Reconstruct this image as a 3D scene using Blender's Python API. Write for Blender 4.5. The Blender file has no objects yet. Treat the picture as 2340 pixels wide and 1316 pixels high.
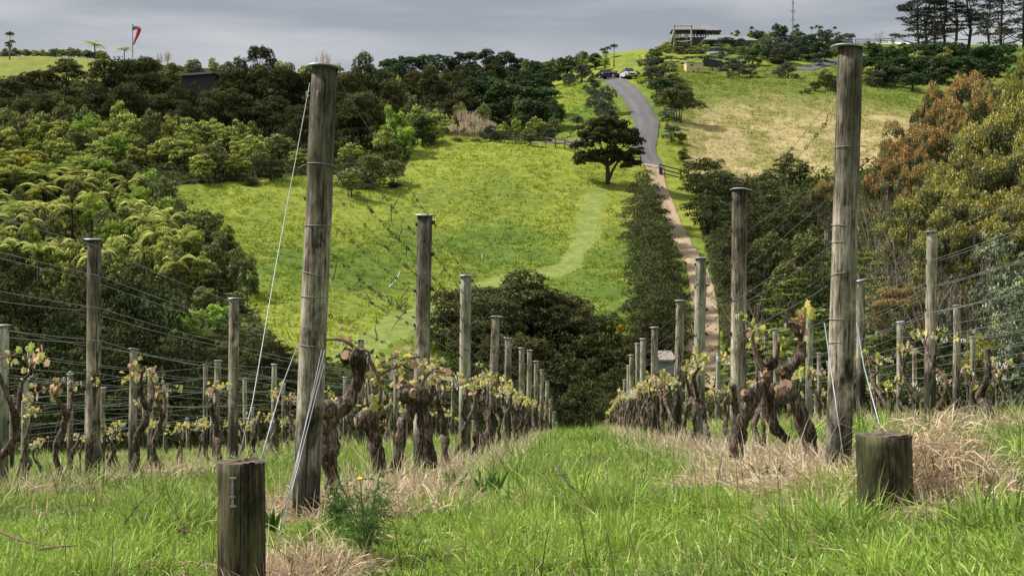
import bpy, math, random
import numpy as np
from mathutils import Vector, Matrix

scene = bpy.context.scene
COL = scene.collection
F = 3250.0            # focal length in photograph pixels (2340 wide)
CZ = 1.0              # camera height in world z
# ------------------------------------------------------------------ camera
cam_d = bpy.data.cameras.new('camera')
cam_d.lens = 50.0; cam_d.sensor_width = 36.0
cam_d.clip_start = 0.05; cam_d.clip_end = 9000
cam = bpy.data.objects.new('camera', cam_d); COL.objects.link(cam)
cam.location = (0, 0, CZ); cam.rotation_euler = (math.radians(90), 0, 0)
scene.camera = cam
cam_d.dof.use_dof = False
# ------------------------------------------------------------------ light
SUN_EL, SUN_AZ = math.radians(50), math.radians(-82)   # azimuth from +y, towards -x
world = bpy.data.worlds.new('World'); scene.world = world; world.use_nodes = True
nt = world.node_tree; nt.nodes.clear()
def N(t, **k):
    n = nt.nodes.new(t)
    for a, b in k.items(): setattr(n, a, b)
    return n
out = N('ShaderNodeOutputWorld'); bg = N('ShaderNodeBackground'); nt.links.new(bg.outputs[0], out.inputs[0])
sky = N('ShaderNodeTexSky', sky_type='NISHITA'); sky.sun_disc = False
sky.sun_elevation = SUN_EL; sky.sun_rotation = SUN_AZ
skm = N('ShaderNodeVectorMath', operation='SCALE'); skm.inputs['Scale'].default_value = 0.10
nt.links.new(sky.outputs[0], skm.inputs[0])
tc = N('ShaderNodeTexCoord')
mp = N('ShaderNodeMapping'); mp.inputs['Scale'].default_value = (1.6, 1.6, 11.0); mp.inputs['Location'].default_value = (3.1, .4, .35)
nt.links.new(tc.outputs['Generated'], mp.inputs[0])
n1 = N('ShaderNodeTexNoise'); n1.inputs['Scale'].default_value = 2.3; n1.inputs['Detail'].default_value = 5; n1.inputs['Roughness'].default_value = .5; n1.inputs['Distortion'].default_value=.35
nt.links.new(mp.outputs[0], n1.inputs['Vector'])
cr = N('ShaderNodeValToRGB')
cr.color_ramp.elements[0].position = .38; cr.color_ramp.elements[0].color = (.245, .264, .295, 1)
cr.color_ramp.elements[1].position = .62; cr.color_ramp.elements[1].color = (.395, .402, .418, 1)
nt.links.new(n1.outputs['Fac'], cr.inputs[0])
sx = N('ShaderNodeSeparateXYZ'); nt.links.new(tc.outputs['Generated'], sx.inputs[0])
mr = N('ShaderNodeMapRange'); mr.inputs['From Min'].default_value = .22; mr.inputs['From Max'].default_value = .85
mr.inputs['To Min'].default_value = 1.0; mr.inputs['To Max'].default_value = 1.7      # an overcast sky is brighter overhead
nt.links.new(sx.outputs['Z'], mr.inputs['Value'])
cl = N('ShaderNodeVectorMath', operation='SCALE'); nt.links.new(cr.outputs[0], cl.inputs[0]); nt.links.new(mr.outputs[0], cl.inputs['Scale'])
mx = N('ShaderNodeMix', data_type='RGBA'); mx.inputs[0].default_value = .94
nt.links.new(skm.outputs[0], mx.inputs[6]); nt.links.new(cl.outputs[0], mx.inputs[7])
nt.links.new(mx.outputs[2], bg.inputs[0]); bg.inputs[1].default_value = 1.0
sun_d = bpy.data.lights.new('sun', 'SUN'); sun_d.energy = 4.9; sun_d.angle = math.radians(6); sun_d.color = (1, .95, .86)
sun = bpy.data.objects.new('sun', sun_d); COL.objects.link(sun)
sd = Vector((math.sin(SUN_AZ)*math.cos(SUN_EL), math.cos(SUN_AZ)*math.cos(SUN_EL), math.sin(SUN_EL)))
sun.rotation_euler = sd.to_track_quat('Z', 'Y').to_euler()
vs = scene.view_settings
vs.view_transform = 'Standard'; vs.look = 'None'; vs.exposure = 0.52; vs.gamma = 1.0; vs.use_curve_mapping = False
cy = scene.cycles
cy.max_bounces = 5; cy.diffuse_bounces = 3; cy.glossy_bounces = 2; cy.transmission_bounces = 4; cy.transparent_max_bounces = 4
cy.use_denoising = True
try: cy.denoising_prefilter = 'ACCURATE'
except Exception: pass
cy.use_adaptive_sampling = True; cy.adaptive_threshold = 0.02

# ------------------------------------------------------------------ numeric helpers
def X(px, d): return (px-1170.0)/F*d
def Z(py, d): return CZ+(658.0-py)/F*d
def sstep(v, a, b):
    t = np.clip((v-a)/(b-a), 0, 1); return t*t*(3-2*t)
def hsh(ix, iy, s):
    h = (ix.astype(np.int64)*374761393 + iy.astype(np.int64)*668265263 + s*974711) & 0x7fffffff
    h = (h ^ (h >> 13))*1274126177 & 0x7fffffff
    return ((h ^ (h >> 16)) & 0xffff)/65535.0
def vnoise(x, y, s=0):
    x = np.asarray(x, float); y = np.asarray(y, float)
    ix, iy = np.floor(x), np.floor(y); fx, fy = x-ix, y-iy
    fx = fx*fx*(3-2*fx); fy = fy*fy*(3-2*fy)
    a = hsh(ix, iy, s); b = hsh(ix+1, iy, s); c = hsh(ix, iy+1, s); d = hsh(ix+1, iy+1, s)
    return (a*(1-fx)+b*fx)*(1-fy)+(c*(1-fx)+d*fx)*fy
def fbm(x, y, s=0, o=3):
    v, a, t = 0, 1, 0
    for i in range(o):
        v = v+a*vnoise(x*2**i+i*17.3, y*2**i-i*9.1, s+i); t += a; a *= .5
    return v/t
def inpoly(px, py, poly):
    r = np.zeros(np.shape(px), bool); n = len(poly)
    for i in range(n):
        x1, y1 = poly[i]; x2, y2 = poly[(i+1) % n]
        c = ((y1 > py) != (y2 > py)) & (px < (x2-x1)*(py-y1)/((y2-y1) or 1e-9)+x1)
        r ^= c
    return r
# ------------------------------------------------------------------ terrain
def vine_h(x, y):
    L = x-.043*y
    near = np.interp(L, [-30, -16, -11, -8.9, -6.35, -3.9, -1.08, 0, 1.3, 3.8, 6.3, 10, 20, 40], [-2.6, -2.1, -1.6, -1.3, -.9, -.52, -.44, -.42, -.28, -.04, -.02, .1, .3, .6])
    farr = np.interp(L, [-30, -16, -11, -8.9, -6.35, -3.9, -1.08, 0, 1.3, 3.8, 6.3, 10, 20, 40], [-1.3, -1.1, -.9, -.75, -.7, -.55, -.36, -.32, -.22, -.08, -.05, .1, .3, .6])
    t = sstep(y, 18, 42); g = near*(1-t)+farr*t
    g = g-np.interp(y, [47, 50, 54, 60, 80], [0, .25, 1.05, 2.3, 5])
    g = g-np.interp(y, [3.2, 4.85, 6.0], [.30, .19, 0])*np.interp(L, [-1.5, .6, 1.6], [1, .7, .15])
    return CZ-.0945*np.maximum(y, 0)+g+.05*(fbm(x*.9, y*.9, 5)-.5)
CP = [ # photo column, photo row, distance of the ground seen there
 (0,400,137),(0,570,115),(0,700,98),(0,395,155),(0,300,178),(0,157,202),(0,137,245),(0,150,300),(-500,370,170),(-500,150,240),(-500,650,110),
 (200,157,202),(200,136,245),(450,430,140),(250,510,128),(300,650,106),(500,345,172),(550,700,95),(700,500,130),(600,600,110),(560,800,86),(600,410,144),
 (600,248,200),(600,205,235),(700,350,172),(600,165,290),(900,830,83),(900,700,101),(900,600,117),(900,500,135),(930,410,152),(900,320,190),(900,255,225),(900,205,270),
 (1000,312,172),(1100,322,170),(1200,337,167),(1310,372,158),(1384,418,149),(1400,500,137),(1400,600,120),(1400,700,104),(1250,620,116),(1150,700,103),
 (1050,320,182),(1050,300,210),(1050,245,250),(1100,172,290),(1250,332,177),(1300,310,188),(1330,190,236),(1310,172,270),
 (1470,320,176),(1480,280,186),(1460,240,200),(1430,210,213),(1405,187,228),(1400,181,236),(1450,150,252),(1480,129,275),(1500,112,300),
 (1500,378,162),(1512,430,152),(1528,480,141),(1552,540,130),(1585,600,119),(1607,680,107),(1608,750,97),(1600,840,87),
 (1620,400,168),(1800,385,170),(1600,280,195),(1700,188,235),(1950,225,215),(1750,290,192),(1950,320,185),(1640,172,246),(1900,155,258),
 (1560,112,310),(1700,112,315),(1780,100,325),(1950,102,330),(2030,103,335),(2200,105,330),(2150,235,220),(2200,150,280),
 (1700,560,128),(1750,690,105),(1750,830,88),(1650,860,82),(2000,570,122),(2000,430,150),(2100,760,88),(2250,800,72),(2340,720,88),(2340,580,112),(2340,430,150),(2340,270,210),(2700,600,100),(2700,400,160),(2700,100,300),(2100,850,74),
]
CP = [(X(a, d), d, (658-b)/F*d) for a, b, d in CP]
for px, d, h in [(-600,70,-9),(0,72,-9),(400,74,-9),(800,74,-9.3),(1150,74,-9.5),(1400,75,-9),(1600,74,-8.0),(1900,68,-6.5),(2300,62,-5.5),(2700,62,-5),
                 (-600,62,-8.5),(1200,62,-8.7),(0,62,-8),(2300,56,-6),(1300,430,44),(0,430,38),(2300,430,50),(-600,430,36)]:
    CP.append((X(px, d), d, h))
CP = np.array(CP)
def tpk(r2): return r2*np.log(r2+1e-9)*.5
_P = CP[:, :2]/100.0
_n = len(_P)
_K = tpk(((_P[:, None]-_P[None])**2).sum(2))+np.eye(_n)*.0025
_A = np.zeros((_n+3, _n+3)); _A[:_n, :_n] = _K; _A[:_n, _n] = 1; _A[:_n, _n+1:] = _P; _A[_n, :_n] = 1; _A[_n+1:, :_n] = _P.T
_W = np.linalg.solve(_A, np.concatenate([CP[:, 2], [0, 0, 0]]))
def tps(x, y):
    x = np.asarray(x, float).ravel()/100; y = np.asarray(y, float).ravel()/100
    o = np.zeros_like(x)
    for i in range(0, len(x), 40000):
        a, b = x[i:i+40000], y[i:i+40000]
        r2 = (a[:, None]-_P[None, :, 0])**2+(b[:, None]-_P[None, :, 1])**2
        o[i:i+40000] = tpk(r2)@_W[:_n]+_W[_n]+_W[_n+1]*a+_W[_n+2]*b
    return o
def H(x, y):
    x = np.asarray(x, float); y = np.asarray(y, float); sh = np.broadcast(x, y).shape
    x = np.broadcast_to(x, sh).ravel(); y = np.broadcast_to(y, sh).ravel()
    out = np.zeros(x.shape)
    near = y < 76; far = y > 58
    a = np.zeros(x.shape); b = np.zeros(x.shape)
    if near.any(): a[near] = vine_h(x[near], y[near])
    if far.any():
        yy = np.clip(y[far], 58, 400); lim = .5*yy+8
        xx = np.clip(x[far], -lim, lim)
        t = tps(xx, yy)+CZ
        yo = np.maximum(y[far]-400, 0)
        t = t-yo*.12
        t = t*np.exp(-yo/900)-yo*.02
        b[far] = t+(sstep(y[far], 80, 92))*(.50*(fbm(x[far]*.5, y[far]*.8, 9, 3)-.5))
    w = sstep(y, 58, 74)
    return (a*(1-w)+b*w).reshape(sh)
def H1(x, y): return float(H(np.array([x]), np.array([y]))[0])
# ------------------------------------------------------------------ mesh helpers
def mkmesh(name, V, Fq, col=None, smooth=False, mats=None, mi=None):
    """V (n,3), Fq (m,3|4) array or list of index tuples"""
    me = bpy.data.meshes.new(name)
    V = np.asarray(V, dtype=np.float32)
    if isinstance(Fq, list):
        ls = np.array([len(f) for f in Fq], np.int32); idx = np.concatenate([np.asarray(f, np.int32) for f in Fq]) if Fq else np.zeros(0, np.int32)
    else:
        Fq = np.asarray(Fq, np.int32); ls = np.full(len(Fq), Fq.shape[1], np.int32); idx = Fq.ravel()
    st = np.concatenate([[0], np.cumsum(ls)[:-1]]).astype(np.int32)
    me.vertices.add(len(V)); me.vertices.foreach_set('co', V.ravel())
    me.loops.add(len(idx)); me.loops.foreach_set('vertex_index', idx.astype(np.int32))
    me.polygons.add(len(ls)); me.polygons.foreach_set('loop_start', st)
    if mi is not None: me.polygons.foreach_set('material_index', np.asarray(mi, np.int32))
    me.update(calc_edges=True)
    me.polygons.foreach_set('use_smooth', np.full(len(ls), bool(smooth)))
    if col is not None:
        at = me.color_attributes.new('col', 'FLOAT_COLOR', 'POINT')
        c = np.ones((len(V), 4), np.float32); c[:, :3] = np.asarray(col, np.float32); at.data.foreach_set('color', c.ravel())
    for m in (mats or []): me.materials.append(m)
    return me
def link(name, me, parent=None, loc=None, rot=None):
    o = bpy.data.objects.new(name, me); COL.objects.link(o)
    if parent is not None: o.parent = parent
    if loc is not None: o.location = loc
    if rot is not None: o.rotation_euler = rot
    return o
def tag(o, label=None, cat=None, group=None, kind=None):
    if label:
        o['label'] = label
        if len(label.split()) > 16: print('LONG', label)
    if cat: o['category'] = cat
    if group: o['group'] = group
    if kind: o['kind'] = kind
    return o
def empty(name, loc, rz=0): 
    o = link(name, None, loc=loc, rot=(0, 0, rz)); o.empty_display_size = .2; return o
class MB:
    def __init__(s): s.v = []; s.f = []; s.c = []; s.n = 0; s.m = []
    def add(s, V, Fc, col=(.5, .5, .5), mi=0):
        V = np.asarray(V, float); s.v.append(V)
        s.f += [tuple(int(i)+s.n for i in f) for f in Fc]; s.m += [mi]*len(Fc)
        c = np.broadcast_to(np.asarray(col, float), V.shape); s.c.append(c); s.n += len(V)
    def box(s, c, d, col=(.5, .5, .5), rot=None, mi=0, taper=None):
        V = np.array([[a, b, e] for e in (-.5, .5) for b in (-.5, .5) for a in (-.5, .5)], float)
        if taper: V[4:, :2] *= taper
        V = V*np.array(d)
        if rot is not None: V = V@np.array(Matrix.Rotation(rot[1], 3, rot[0])).T
        s.add(V+np.array(c), [(0, 2, 3, 1), (4, 5, 7, 6), (0, 1, 5, 4), (2, 6, 7, 3), (0, 4, 6, 2), (1, 3, 7, 5)], col, mi)
    def beam(s, a, b, w, h, col=(.5, .5, .5), mi=0):
        a, b = Vector(a), Vector(b); d = (b-a); q = d.to_track_quat('X', 'Z').to_matrix()
        V = np.array([[p, r, t] for t in (-.5, .5) for r in (-.5, .5) for p in (0, 1)], float)*np.array([d.length, w, h])
        s.add(V@np.array(q).T+np.array(a), [(0, 2, 3, 1), (4, 5, 7, 6), (0, 1, 5, 4), (2, 6, 7, 3), (0, 4, 6, 2), (1, 3, 7, 5)], col, mi)
    def tube(s, P, R, n=6, col=(.5, .5, .5), cap=True, mi=0, bump=0, seed=0, twist=0):
        P = np.asarray(P, float); k = len(P); R = np.broadcast_to(np.asarray(R, float), (k,))
        T = np.gradient(P, axis=0); T /= np.linalg.norm(T, axis=1)[:, None]+1e-9
        up = np.array([0, 0, 1.]) if abs(T[0, 2]) < .9 else np.array([1., 0, 0])
        A = np.cross(T[0], up); A /= np.linalg.norm(A); V = []
        rs = np.random.default_rng(seed)
        ph = rs.random(6)*6.28
        for i in range(k):
            A = A-T[i]*(A@T[i]); A /= np.linalg.norm(A)+1e-9; B = np.cross(T[i], A)
            th = np.arange(n)/n*2*np.pi
            r = R[i]*np.ones(n)
            if bump:
                tw = th+twist*i
                r = r*(1+bump*(.5*np.sin(3*tw+ph[0]+i*.15)+.35*np.sin(5*tw+ph[1]-i*.22)+.3*np.sin(8*tw+ph[2]))+bump*.6*(rs.random(n)-.5))
            V.append(P[i]+np.outer(np.cos(th)*r, A)+np.outer(np.sin(th)*r, B))
        V = np.concatenate(V)
        Fc = [(i*n+j, i*n+(j+1) % n, (i+1)*n+(j+1) % n, (i+1)*n+j) for i in range(k-1) for j in range(n)]
        if cap: Fc += [tuple(range(n))[::-1], tuple((k-1)*n+j for j in range(n))]
        s.add(V, Fc, col, mi)
    def mesh(s, name, mats, smooth=False):
        return mkmesh(name, np.concatenate(s.v), s.f, np.concatenate(s.c), smooth, mats, s.m)
def strips(base, dr, ln, w, droop, segs=3, side=None, rng=None, tipw=.05):
    """blades: returns V, F, t (0 root..1 tip) ; one row of quads per blade"""
    n = len(base); rng = rng or np.random.default_rng(0)
    t = np.linspace(0, 1, segs+1)
    ln = np.broadcast_to(ln, (n,)); w = np.broadcast_to(w, (n,)); droop = np.broadcast_to(droop, (n,))
    C = base[:, None]+dr[:, None]*(ln[:, None]*t[None])[..., None]
    C[..., 2] -= droop[:, None]*ln[:, None]*t[None]**2
    if side is None:
        r = rng.normal(size=(n, 3)); r[:, 2] *= .3
        side = np.cross(dr, r); 
    side = side/(np.linalg.norm(side, axis=1)[:, None]+1e-9)
    wt = np.where(t < .6, 1, (1-t)/.4*(1-tipw)+tipw)[None]*w[:, None]*.5
    V = np.stack([C-side[:, None]*wt[..., None], C+side[:, None]*wt[..., None]], 2)   # n, segs+1, 2, 3
    k = 2*(segs+1); b = (np.arange(n)*k)[:, None]
    q = []
    for i in range(segs): q.append(np.stack([b[:, 0]+2*i, b[:, 0]+2*i+1, b[:, 0]+2*i+3, b[:, 0]+2*i+2], 1))
    Fq = np.stack(q, 1).reshape(-1, 4)
    return V.reshape(-1, 3), Fq, np.tile(np.repeat(t, 2), n), k
def leaves(P, Nn, lw, lh, rng, up=.0):
    """rhombus leaf cards at P facing roughly Nn"""
    n = len(P); Nn = Nn/(np.linalg.norm(Nn, axis=1)[:, None]+1e-9)
    r = rng.normal(size=(n, 3)); r[:, 2] += up
    A = np.cross(Nn, r); A /= np.linalg.norm(A, axis=1)[:, None]+1e-9; B = np.cross(Nn, A)
    lw = np.broadcast_to(lw, (n,))[:, None]; lh = np.broadcast_to(lh, (n,))[:, None]
    V = np.stack([P-B*lh*.5, P+A*lw*.5-B*lh*.05, P+B*lh*.5, P-A*lw*.5-B*lh*.05], 1).reshape(-1, 3)
    b = np.arange(n)*4
    return V, np.stack([b, b+1, b+2, b+3], 1)
def merge(parts):
    V, Fq, Cc, o = [], [], [], 0
    for v, f, c in parts: V.append(v); Fq.append(f+o); Cc.append(np.broadcast_to(c, v.shape)); o += len(v)
    return np.concatenate(V), np.concatenate(Fq), np.concatenate(Cc)
# ------------------------------------------------------------------ materials
def newmat(name):
    m = bpy.data.materials.new(name); m.use_nodes = True; m.node_tree.nodes.clear()
    t = m.node_tree
    def n(ty, **k):
        q = t.nodes.new(ty)
        for a, b in k.items():
            if a.startswith('i_'): q.inputs[a[2:].replace('_', ' ')].default_value = b
            else: setattr(q, a, b)
        return q
    o = n('ShaderNodeOutputMaterial')
    return m, t, n, o
def leafmat(name, var=.25, hue=.03, trans=.3, rough=.6, gloss=.0, val=1.0):
    m, t, n, o = newmat(name)
    at = n('ShaderNodeAttribute', attribute_name='col'); oi = n('ShaderNodeObjectInfo')
    h = n('ShaderNodeHueSaturation')
    mr = n('ShaderNodeMapRange'); mr.inputs['To Min'].default_value = val*(1-var); mr.inputs['To Max'].default_value = val*(1+var)
    mh = n('ShaderNodeMapRange'); mh.inputs['To Min'].default_value = .5-hue; mh.inputs['To Max'].default_value = .5+hue
    wn = n('ShaderNodeTexWhiteNoise', noise_dimensions='1D')
    t.links.new(oi.outputs['Random'], mr.inputs['Value']); t.links.new(oi.outputs['Random'], wn.inputs['W']); t.links.new(wn.outputs['Value'], mh.inputs['Value'])
    t.links.new(mr.outputs[0], h.inputs['Value']); t.links.new(mh.outputs[0], h.inputs['Hue']); t.links.new(at.outputs['Color'], h.inputs['Color'])
    d = n('ShaderNodeBsdfDiffuse'); tr = n('ShaderNodeBsdfTranslucent'); mx = n('ShaderNodeMixShader'); mx.inputs[0].default_value = trans
    t.links.new(h.outputs[0], d.inputs[0]); t.links.new(h.outputs[0], tr.inputs[0]); t.links.new(d.outputs[0], mx.inputs[1]); t.links.new(tr.outputs[0], mx.inputs[2])
    last = mx
    if gloss > 0:
        g = n('ShaderNodeBsdfGlossy'); g.inputs['Roughness'].default_value = rough; g.inputs[0].default_value = (.8, .85, .9, 1)
        m2 = n('ShaderNodeMixShader'); m2.inputs[0].default_value = gloss
        t.links.new(mx.outputs[0], m2.inputs[1]); t.links.new(g.outputs[0], m2.inputs[2]); last = m2
    t.links.new(last.outputs[0], o.inputs[0]); return m
def plain(name, col, rough=.6, metal=0, noise=.0, nscale=8, bump=0, attr=False, emis=None):
    m, t, n, o = newmat(name)
    b = n('ShaderNodeBsdfPrincipled'); b.inputs['Roughness'].default_value = rough; b.inputs['Metallic'].default_value = metal
    b.inputs['Base Color'].default_value = (*col, 1)
    if attr or noise:
        tcn = n('ShaderNodeTexCoord'); ns = n('ShaderNodeTexNoise'); ns.inputs['Scale'].default_value = nscale; ns.inputs['Detail'].default_value = 6
        t.links.new(tcn.outputs['Object'], ns.inputs['Vector'])
        mr = n('ShaderNodeMapRange'); mr.inputs['From Min'].default_value = .25; mr.inputs['From Max'].default_value = .75
        mr.inputs['To Min'].default_value = 1-noise; mr.inputs['To Max'].default_value = 1+noise
        t.links.new(ns.outputs['Fac'], mr.inputs['Value'])
        sc = n('ShaderNodeVectorMath', operation='SCALE')
        if attr:
            at = n('ShaderNodeAttribute', attribute_name='col'); t.links.new(at.outputs['Color'], sc.inputs[0])
        else: sc.inputs[0].default_value = col
        t.links.new(mr.outputs[0], sc.inputs['Scale']); t.links.new(sc.outputs[0], b.inputs['Base Color'])
        if bump:
            bp = n('ShaderNodeBump'); bp.inputs['Strength'].default_value = bump; bp.inputs['Distance'].default_value = .02
            t.links.new(ns.outputs['Fac'], bp.inputs['Height']); t.links.new(bp.outputs[0], b.inputs['Normal'])
    t.links.new(b.outputs[0], o.inputs[0]); return m
def woodmat(name, dark, mid, light, moss, mossamt=.5, grain=1.0, zdark=0.0):
    """weathered round timber: grain along local z, dark weather stains, algae"""
    m, t, n, o = newmat(name); L = t.links.new
    tcn = n('ShaderNodeTexCoord'); oi = n('ShaderNodeObjectInfo')
    off = n('ShaderNodeVectorMath', operation='MULTIPLY_ADD'); 
    cmb = n('ShaderNodeCombineXYZ'); 
    mm = n('ShaderNodeMath', operation='MULTIPLY'); mm.inputs[1].default_value = 37.0
    L(oi.outputs['Random'], mm.inputs[0])
    for i in range(3): L(mm.outputs[0], cmb.inputs[i])
    off.inputs[1].default_value = (1, 1, 1); L(tcn.outputs['Object'], off.inputs[0]); L(cmb.outputs[0], off.inputs[2])
    def ns(scale, sc, det=6, rough=.6, dist=0):
        mp = n('ShaderNodeMapping'); mp.inputs['Scale'].default_value = sc; L(off.outputs[0], mp.inputs[0])
        q = n('ShaderNodeTexNoise'); q.inputs['Scale'].default_value = scale; q.inputs['Detail'].default_value = det; q.inputs['Roughness'].default_value = rough; q.inputs['Distortion'].default_value = dist
        L(mp.outputs[0], q.inputs['Vector']); return q
    g = ns(95*grain, (1, 1, .045), 5, .7, .4); st = ns(48, (1, 1, .13), 7, .66, 1.2); pt = ns(8.5, (1, 1, .55), 8, .72, .5); ms = ns(7, (1, 1, .3), 8, .7); cn = ns(70, (1, 1, .02), 2, .5)
    r = n('ShaderNodeValToRGB'); e = r.color_ramp.elements
    e[0].position = .36; e[0].color = (*dark, 1); e[1].position = .66; e[1].color = (*light, 1); q = e.new(.5); q.color = (*mid, 1)
    a1 = n('ShaderNodeMath', operation='MULTIPLY_ADD'); a1.inputs[1].default_value = .62; L(g.outputs['Fac'], a1.inputs[0])
    a2 = n('ShaderNodeMath', operation='MULTIPLY_ADD'); a2.inputs[1].default_value = .4; L(st.outputs['Fac'], a2.inputs[0])
    a3 = n('ShaderNodeMath', operation='MULTIPLY_ADD'); a3.inputs[1].default_value = .9; a3.inputs[2].default_value = -.46; L(pt.outputs['Fac'], a3.inputs[0])
    L(a3.outputs[0], a2.inputs[2]); L(a2.outputs[0], a1.inputs[2]); L(a1.outputs[0], r.inputs[0])
    mr = n('ShaderNodeMapRange'); mr.inputs['From Min'].default_value = .5; mr.inputs['From Max'].default_value = .68; mr.inputs['To Max'].default_value = mossamt; L(ms.outputs['Fac'], mr.inputs['Value'])
    mx = n('ShaderNodeMix', data_type='RGBA'); L(mr.outputs[0], mx.inputs[0]); L(r.outputs[0], mx.inputs[6]); mx.inputs[7].default_value = (*moss, 1)
    # drying cracks along the grain
    ck = n('ShaderNodeMapRange'); ck.inputs['From Min'].default_value = .29; ck.inputs['From Max'].default_value = .34; ck.inputs['To Min'].default_value = .28; ck.inputs['To Max'].default_value = 1; L(cn.outputs['Fac'], ck.inputs['Value'])
    s2 = n('ShaderNodeVectorMath', operation='SCALE'); L(mx.outputs[2], s2.inputs[0]); L(ck.outputs[0], s2.inputs['Scale'])
    col = s2
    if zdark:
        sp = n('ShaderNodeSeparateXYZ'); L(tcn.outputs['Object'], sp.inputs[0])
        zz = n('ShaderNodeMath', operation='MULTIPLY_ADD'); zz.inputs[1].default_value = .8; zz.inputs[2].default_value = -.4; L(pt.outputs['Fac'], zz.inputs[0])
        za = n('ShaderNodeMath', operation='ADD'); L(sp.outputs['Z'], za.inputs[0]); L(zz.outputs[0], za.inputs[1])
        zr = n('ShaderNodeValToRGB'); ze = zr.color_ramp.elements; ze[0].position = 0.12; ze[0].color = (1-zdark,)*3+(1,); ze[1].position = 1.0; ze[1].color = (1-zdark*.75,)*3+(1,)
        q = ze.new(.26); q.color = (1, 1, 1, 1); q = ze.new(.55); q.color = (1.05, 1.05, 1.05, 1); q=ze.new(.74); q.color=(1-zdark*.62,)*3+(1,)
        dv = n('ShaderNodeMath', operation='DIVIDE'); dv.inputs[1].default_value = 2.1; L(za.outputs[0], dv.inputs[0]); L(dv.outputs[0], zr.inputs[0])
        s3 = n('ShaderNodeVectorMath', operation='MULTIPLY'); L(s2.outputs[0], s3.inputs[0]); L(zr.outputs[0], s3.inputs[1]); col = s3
    b = n('ShaderNodeBsdfPrincipled'); b.inputs['Roughness'].default_value = .85; b.inputs['Specular IOR Level'].default_value = .2
    L(col.outputs[0], b.inputs['Base Color'])
    bp = n('ShaderNodeBump'); bp.inputs['Strength'].default_value = .9; bp.inputs['Distance'].default_value = .005
    hh = n('ShaderNodeMath', operation='ADD'); L(g.outputs['Fac'], hh.inputs[0]); L(ck.outputs[0], hh.inputs[1]); L(hh.outputs[0], bp.inputs['Height']); L(bp.outputs[0], b.inputs['Normal'])
    L(b.outputs[0], o.inputs[0]); return m
M = {}
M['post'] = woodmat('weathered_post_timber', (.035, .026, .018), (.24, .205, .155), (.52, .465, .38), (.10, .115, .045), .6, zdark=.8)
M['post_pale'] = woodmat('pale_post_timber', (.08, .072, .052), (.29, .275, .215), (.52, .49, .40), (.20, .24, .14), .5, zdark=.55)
M['stump'] = woodmat('dark_wet_timber', (.010, .008, .005), (.034, .026, .016), (.13, .11, .07), (.085, .10, .03), .8)
M['endgrain'] = plain('end_grain', (.10, .075, .05), .9, noise=.5, nscale=30, bump=.5)
M['cap'] = plain('galvanised_cap', (.30, .31, .33), .45, .6, noise=.25, nscale=20)
M['wire'] = plain('galvanised_wire', (.42, .43, .45), .4, .55)
M['wire_dull'] = plain('dull_wire', (.26, .255, .24), .6, .3)
M['cable'] = plain('steel_cable', (.33, .345, .36), .5, .4)
M['black'] = plain('black_plastic', (.015, .015, .016), .4)
M['tie'] = plain('white_tie', (.72, .72, .68), .6)
M['tendril'] = plain('dry_tendril', (.045, .032, .022), .9)
M['cane'] = plain('cane_bark', (.17, .10, .06), .8, noise=.35, nscale=60)
M['cut'] = plain('pruned_wood', (.34, .21, .12), .85, noise=.4, nscale=60)
M['vineleaf'] = leafmat('vine_leaf', .1, .01, .45)
M['grass'] = leafmat('grass_blades', 0, 0, .35, .45, .02)
M['straw'] = leafmat('dry_straw', 0, 0, .2)
M['hillgrass'] = leafmat('hill_grass', 0, 0, .25)
M['manuka'] = leafmat('manuka_foliage', .28, .015, .2, val=1.18)
M['leaf'] = leafmat('broad_foliage', .2, .015, .3, .35, .015)
M['euc'] = leafmat('gum_foliage', .12, .012, .28, .4, .02)
M['grey'] = leafmat('grey_foliage', .2, .01, .2)
M['blade'] = leafmat('blade_foliage', .15, .01, .25, .4, .015)
M['bark_dark'] = plain('dark_bark', (.055, .043, .033), .9, noise=.4, nscale=14)
M['bark_pale'] = plain('pale_bark', (.20, .165, .13), .9, noise=.4, nscale=12)
M['asphalt'] = plain('worn_seal', (.15, .145, .15), .9, noise=.16, nscale=1.4)
M['fence'] = plain('dark_fence_timber', (.05, .042, .036), .85, noise=.4, nscale=4)
M['fence_brown'] = plain('brown_fence_timber', (.24, .16, .11), .85, noise=.3, nscale=4)
M['fence_grey'] = plain('grey_fence_timber', (.3, .28, .24), .85, noise=.3, nscale=4)
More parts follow.
